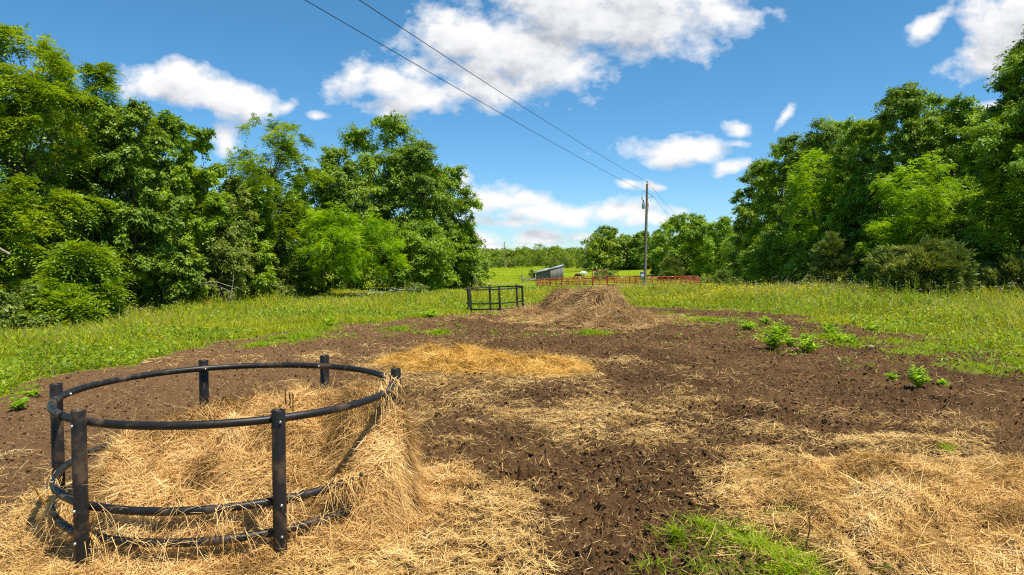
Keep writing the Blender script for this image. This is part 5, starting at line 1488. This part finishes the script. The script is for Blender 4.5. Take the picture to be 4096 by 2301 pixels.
# far wood: single crowns along its front edge, the rest one mass
FARP = []
for s_, (kd, hgt, rx, nn) in enumerate((('oak', 11, 5.0, 10000), ('hickory', 12, 4.6, 10000), ('hickory', 9.5, 5.0, 9000), ('cedar', 8.5, 3.0, 9000), ('cedar', 6.5, 3.2, 8000))):
    r_ = make_tree(0, 400, hgt, rx, kd, nn, 'x', seed=900 + s_, lscale=1.5, hb=.02, limbs=10, shape='cone' if kd == 'cedar' else 'round', rcs=1.15)
    if kd != 'cedar':
        [c for c in r_.children if c.name.startswith('crown')][0].data.materials[0] = M['farleaf']
    FARP.append((r_, hgt, rx))
far = [(1190, 632, 1, 300, 'first leafy crown of the far wood past the end of the left wood'), (1215, 640, 0, 290, 'rounded crown of the far wood left of the crest pole'),
       (1238, 655, 3, 272, 'yellowish cedar left of the left crest pole'), (1258, 640, 2, 296, 'leafy crown directly behind the left crest pole'), (1287, 645, 3, 275, 'dark pointed cedar right of the left crest pole'),
       (1262, 652, 4, 270, 'low rusty cedar at the foot of the left crest pole'), (1305, 636, 0, 300, 'crown of the far wood above the dark pointed cedar'), (1330, 634, 1, 285, 'bright leafy tree of the far wood left of the shed roof'),
       (1356, 612, 1, 310, 'taller crown standing up from the far wood'), (1382, 640, 2, 283, 'leafy far tree above the low end of the shed roof'), (1392, 648, 4, 268, 'dark cedar directly above the shed roof'),
       (1424, 638, 3, 266, 'tall olive cedar right of the shed roof peak'), (1410, 620, 0, 308, 'far crown behind the tall olive cedar'), (1448, 620, 2, 300, 'far crown left of the middle crest pole'),
       (1462, 650, 4, 262, 'small cedar just left of the middle crest pole'), (1482, 622, 1, 290, 'far crown directly behind the middle crest pole'), (1500, 634, 0, 275, 'leafy far tree right of the middle crest pole')]
for k, (px, top, pi_, Y, lab) in enumerate(far):
    src, hgt, rx = FARP[pi_]
    used = any(f[2] == pi_ for f in far[:k])
    o = copy_tree(src) if used else src
    p = at(px * K, 660 * K, Y); zb = z1(p[0], p[1]); zt = at(px * K, top * K, Y)[2]
    o.location = (p[0], p[1], zb - .3); s = (zt - zb + .3) / hgt
    o.scale = (max(s, .75) * random.uniform(.9, 1.15), max(s, .75), s); o.rotation_euler = (0, 0, random.uniform(0, 6.28))
    tag(o, lab, 'cedar' if pi_ >= 3 else 'tree', 'trees of the far wood')

def mass(name, spots, n_each, kind, L, label, matname):
    g = np.random.default_rng(77); mb = MB(); lk = KINDS[kind][0]
    for (x, y, H, Rx) in spots:
        C = clump_centres(g, 34, Rx, H, .02, 'round'); C[:, 2] *= .93; C += np.array([x, y, z1(x, y)])
        leaf_cloud(mb, g, C, np.clip(Rx * .3 * g.uniform(.7, 1.3, 34), .5, 3), n_each, lk, L, .6, (x, y))
    tag(mb.obj(name, M[matname], None, False, True), label, 'wood', kind='stuff')
sp_ = []
for a in np.arange(1120, 1560, 17):
    for Y, tp in ((322, 622), (350, 618)):
        p = at((a + random.uniform(-8, 8)) * K, 655 * K, Y); zt = at(a * K, (tp + random.uniform(-6, 10) + max(0, 1300 - a) * .08) * K, Y)[2]; sp_.append((p[0], p[1], zt - z1(p[0], p[1]), 6.0))
for a in np.arange(1500, 1900, 20):
    p = at(a * K, 670 * K, 215); zt = at(a * K, (592 - max(0, a - 1620) * .14 + random.uniform(-8, 10)) * K, 215)[2]; sp_.append((p[0], p[1], zt - z1(p[0], p[1]), 6.0))
mass('far_wood', sp_, 2200, 'hickory', .75, 'distant wood closing the pasture behind the single trees', 'farleaf')
# shaded wood behind the front trees, left and right
sp_ = []
for px, top, Y in ((-150, 120, 36), (-20, 150, 37), (90, 160, 40), (190, 230, 41), (290, 300, 42), (370, 330, 44), (460, 360, 46), (540, 470, 48), (610, 500, 52), (700, 440, 56), (780, 470, 62), (860, 430, 66), (940, 400, 70), (1020, 430, 70), (1090, 490, 74), (1140, 540, 78), (-60, 420, 33), (250, 480, 40), (500, 540, 45)):
    p = at(px * K, 780 * K, Y); sp_.append((p[0], p[1], at(px * K, top * K, Y)[2] - z1(p[0], p[1]), 3.3 + Y * .012))
mass('shaded_wood', sp_, 9000, 'oak', .26, 'shaded depth of the wood behind the front trees on the left', 'oak')
sp_ = []
for px, top, Y in ((2700, 200, 44), (2600, 260, 46), (2520, 340, 52), (2430, 330, 56), (2340, 310, 58), (2260, 330, 60), (2180, 370, 64), (2100, 390, 70), (2030, 410, 78), (1960, 440, 86), (1910, 490, 96), (2500, 520, 46), (2300, 520, 50), (2120, 560, 56)):
    p = at(px * K, 750 * K, Y); sp_.append((p[0], p[1], at(px * K, top * K, Y)[2] - z1(p[0], p[1]), 3.3 + Y * .012))
mass('shaded_wood', sp_, 9000, 'oak', .26, 'shaded depth of the wood behind the front trees on the right', 'oak')

# dead wood: snag, bare branches, leaning stub
def dead(px, base, top, Y, r, label, n=6, spread=.5, cat='dead tree', lean=0, up=.5):
    p = at(px * K, base * K, Y); zt = at(px * K, top * K, Y)[2]; z0 = p[2]
    mb = MB(); H = zt - z0
    P = np.array([(p[0] + lean * t + random.uniform(-.04, .04) * H * .3, p[1], z0 + H * t) for t in np.linspace(0, 1, 6)])
    tube(mb, P, np.linspace(r, r * .35, 6), 7)
    for k in range(n):
        t = random.uniform(.3, .95); b = np.array([p[0] + lean * t, p[1], z0 + H * t]); a = random.uniform(0, 6.28); L = H * spread * random.uniform(.5, 1)
        e = b + np.array([math.cos(a) * L, math.sin(a) * L * .6 - .3 * L, L * up * random.uniform(-.3, 1)])
        m_ = (b + e) / 2 + np.array([0, 0, .12 * L])
        tube(mb, [b, m_, e], [r * .4, r * .28, r * .08], 5)
        for j in range(3):
            f = m_ + (e - m_) * random.random(); tube(mb, [f, f + np.array([random.uniform(-.4, .4), random.uniform(-.4, .1), random.uniform(-.1, .4)]) * L * .7], [r * .16, r * .05], 4)
    return tag(mb.obj('dead_tree', M['palebark'], None, True), label, cat)
dead(2481, 420, 262, 42.5, .10, 'broken pale dead snag standing above the crowns near the right edge', 3, .15)
dead(575, 790, 690, 35.5, .05, 'tangle of bare grey twigs low in the left wood', 8, .8, 'dead branches', .3, .3)
dead(25, 640, 590, 25.2, .05, 'pale bare curved limb at the far left edge', 4, .9, 'dead branches', -1.2, -.3)
p = at(586 * K * 1.62, 768 * K, 43)
mb = MB(); p = at((900 + 585 / 1.5227) / 4, (400 + 1262 / 1.5227) / 4, 42); e = at((900 + 576 / 1.5227) / 4, (400 + 1215 / 1.5227) / 4, 42)
tube(mb, [p - [0, 0, .2], (p + e) / 2, e], [.09, .085, .07], 8)
tag(mb.obj('fence_post', M['palebark'], None, True), 'pale leaning fence post stub in front of the young locusts', 'post')
# arching twigs at the right tip of the left wood
p = at(1840 / 4 + 5, 288, 64)
mb = MB()
for k in range(9):
    b = at(1185 * K, (690 + k * 3) * K, 65); e = at((1205 + random.uniform(-20, 14)) * K, (722 + random.uniform(-6, 8)) * K, 63)
    tube(mb, [b, (b + e) / 2 + [0, 0, .25], e], [.03, .022, .008], 4)
tag(mb.obj('dead_branches', M['bark'], None, True), 'drooping bare twigs under the last tree of the left wood', 'dead branches')
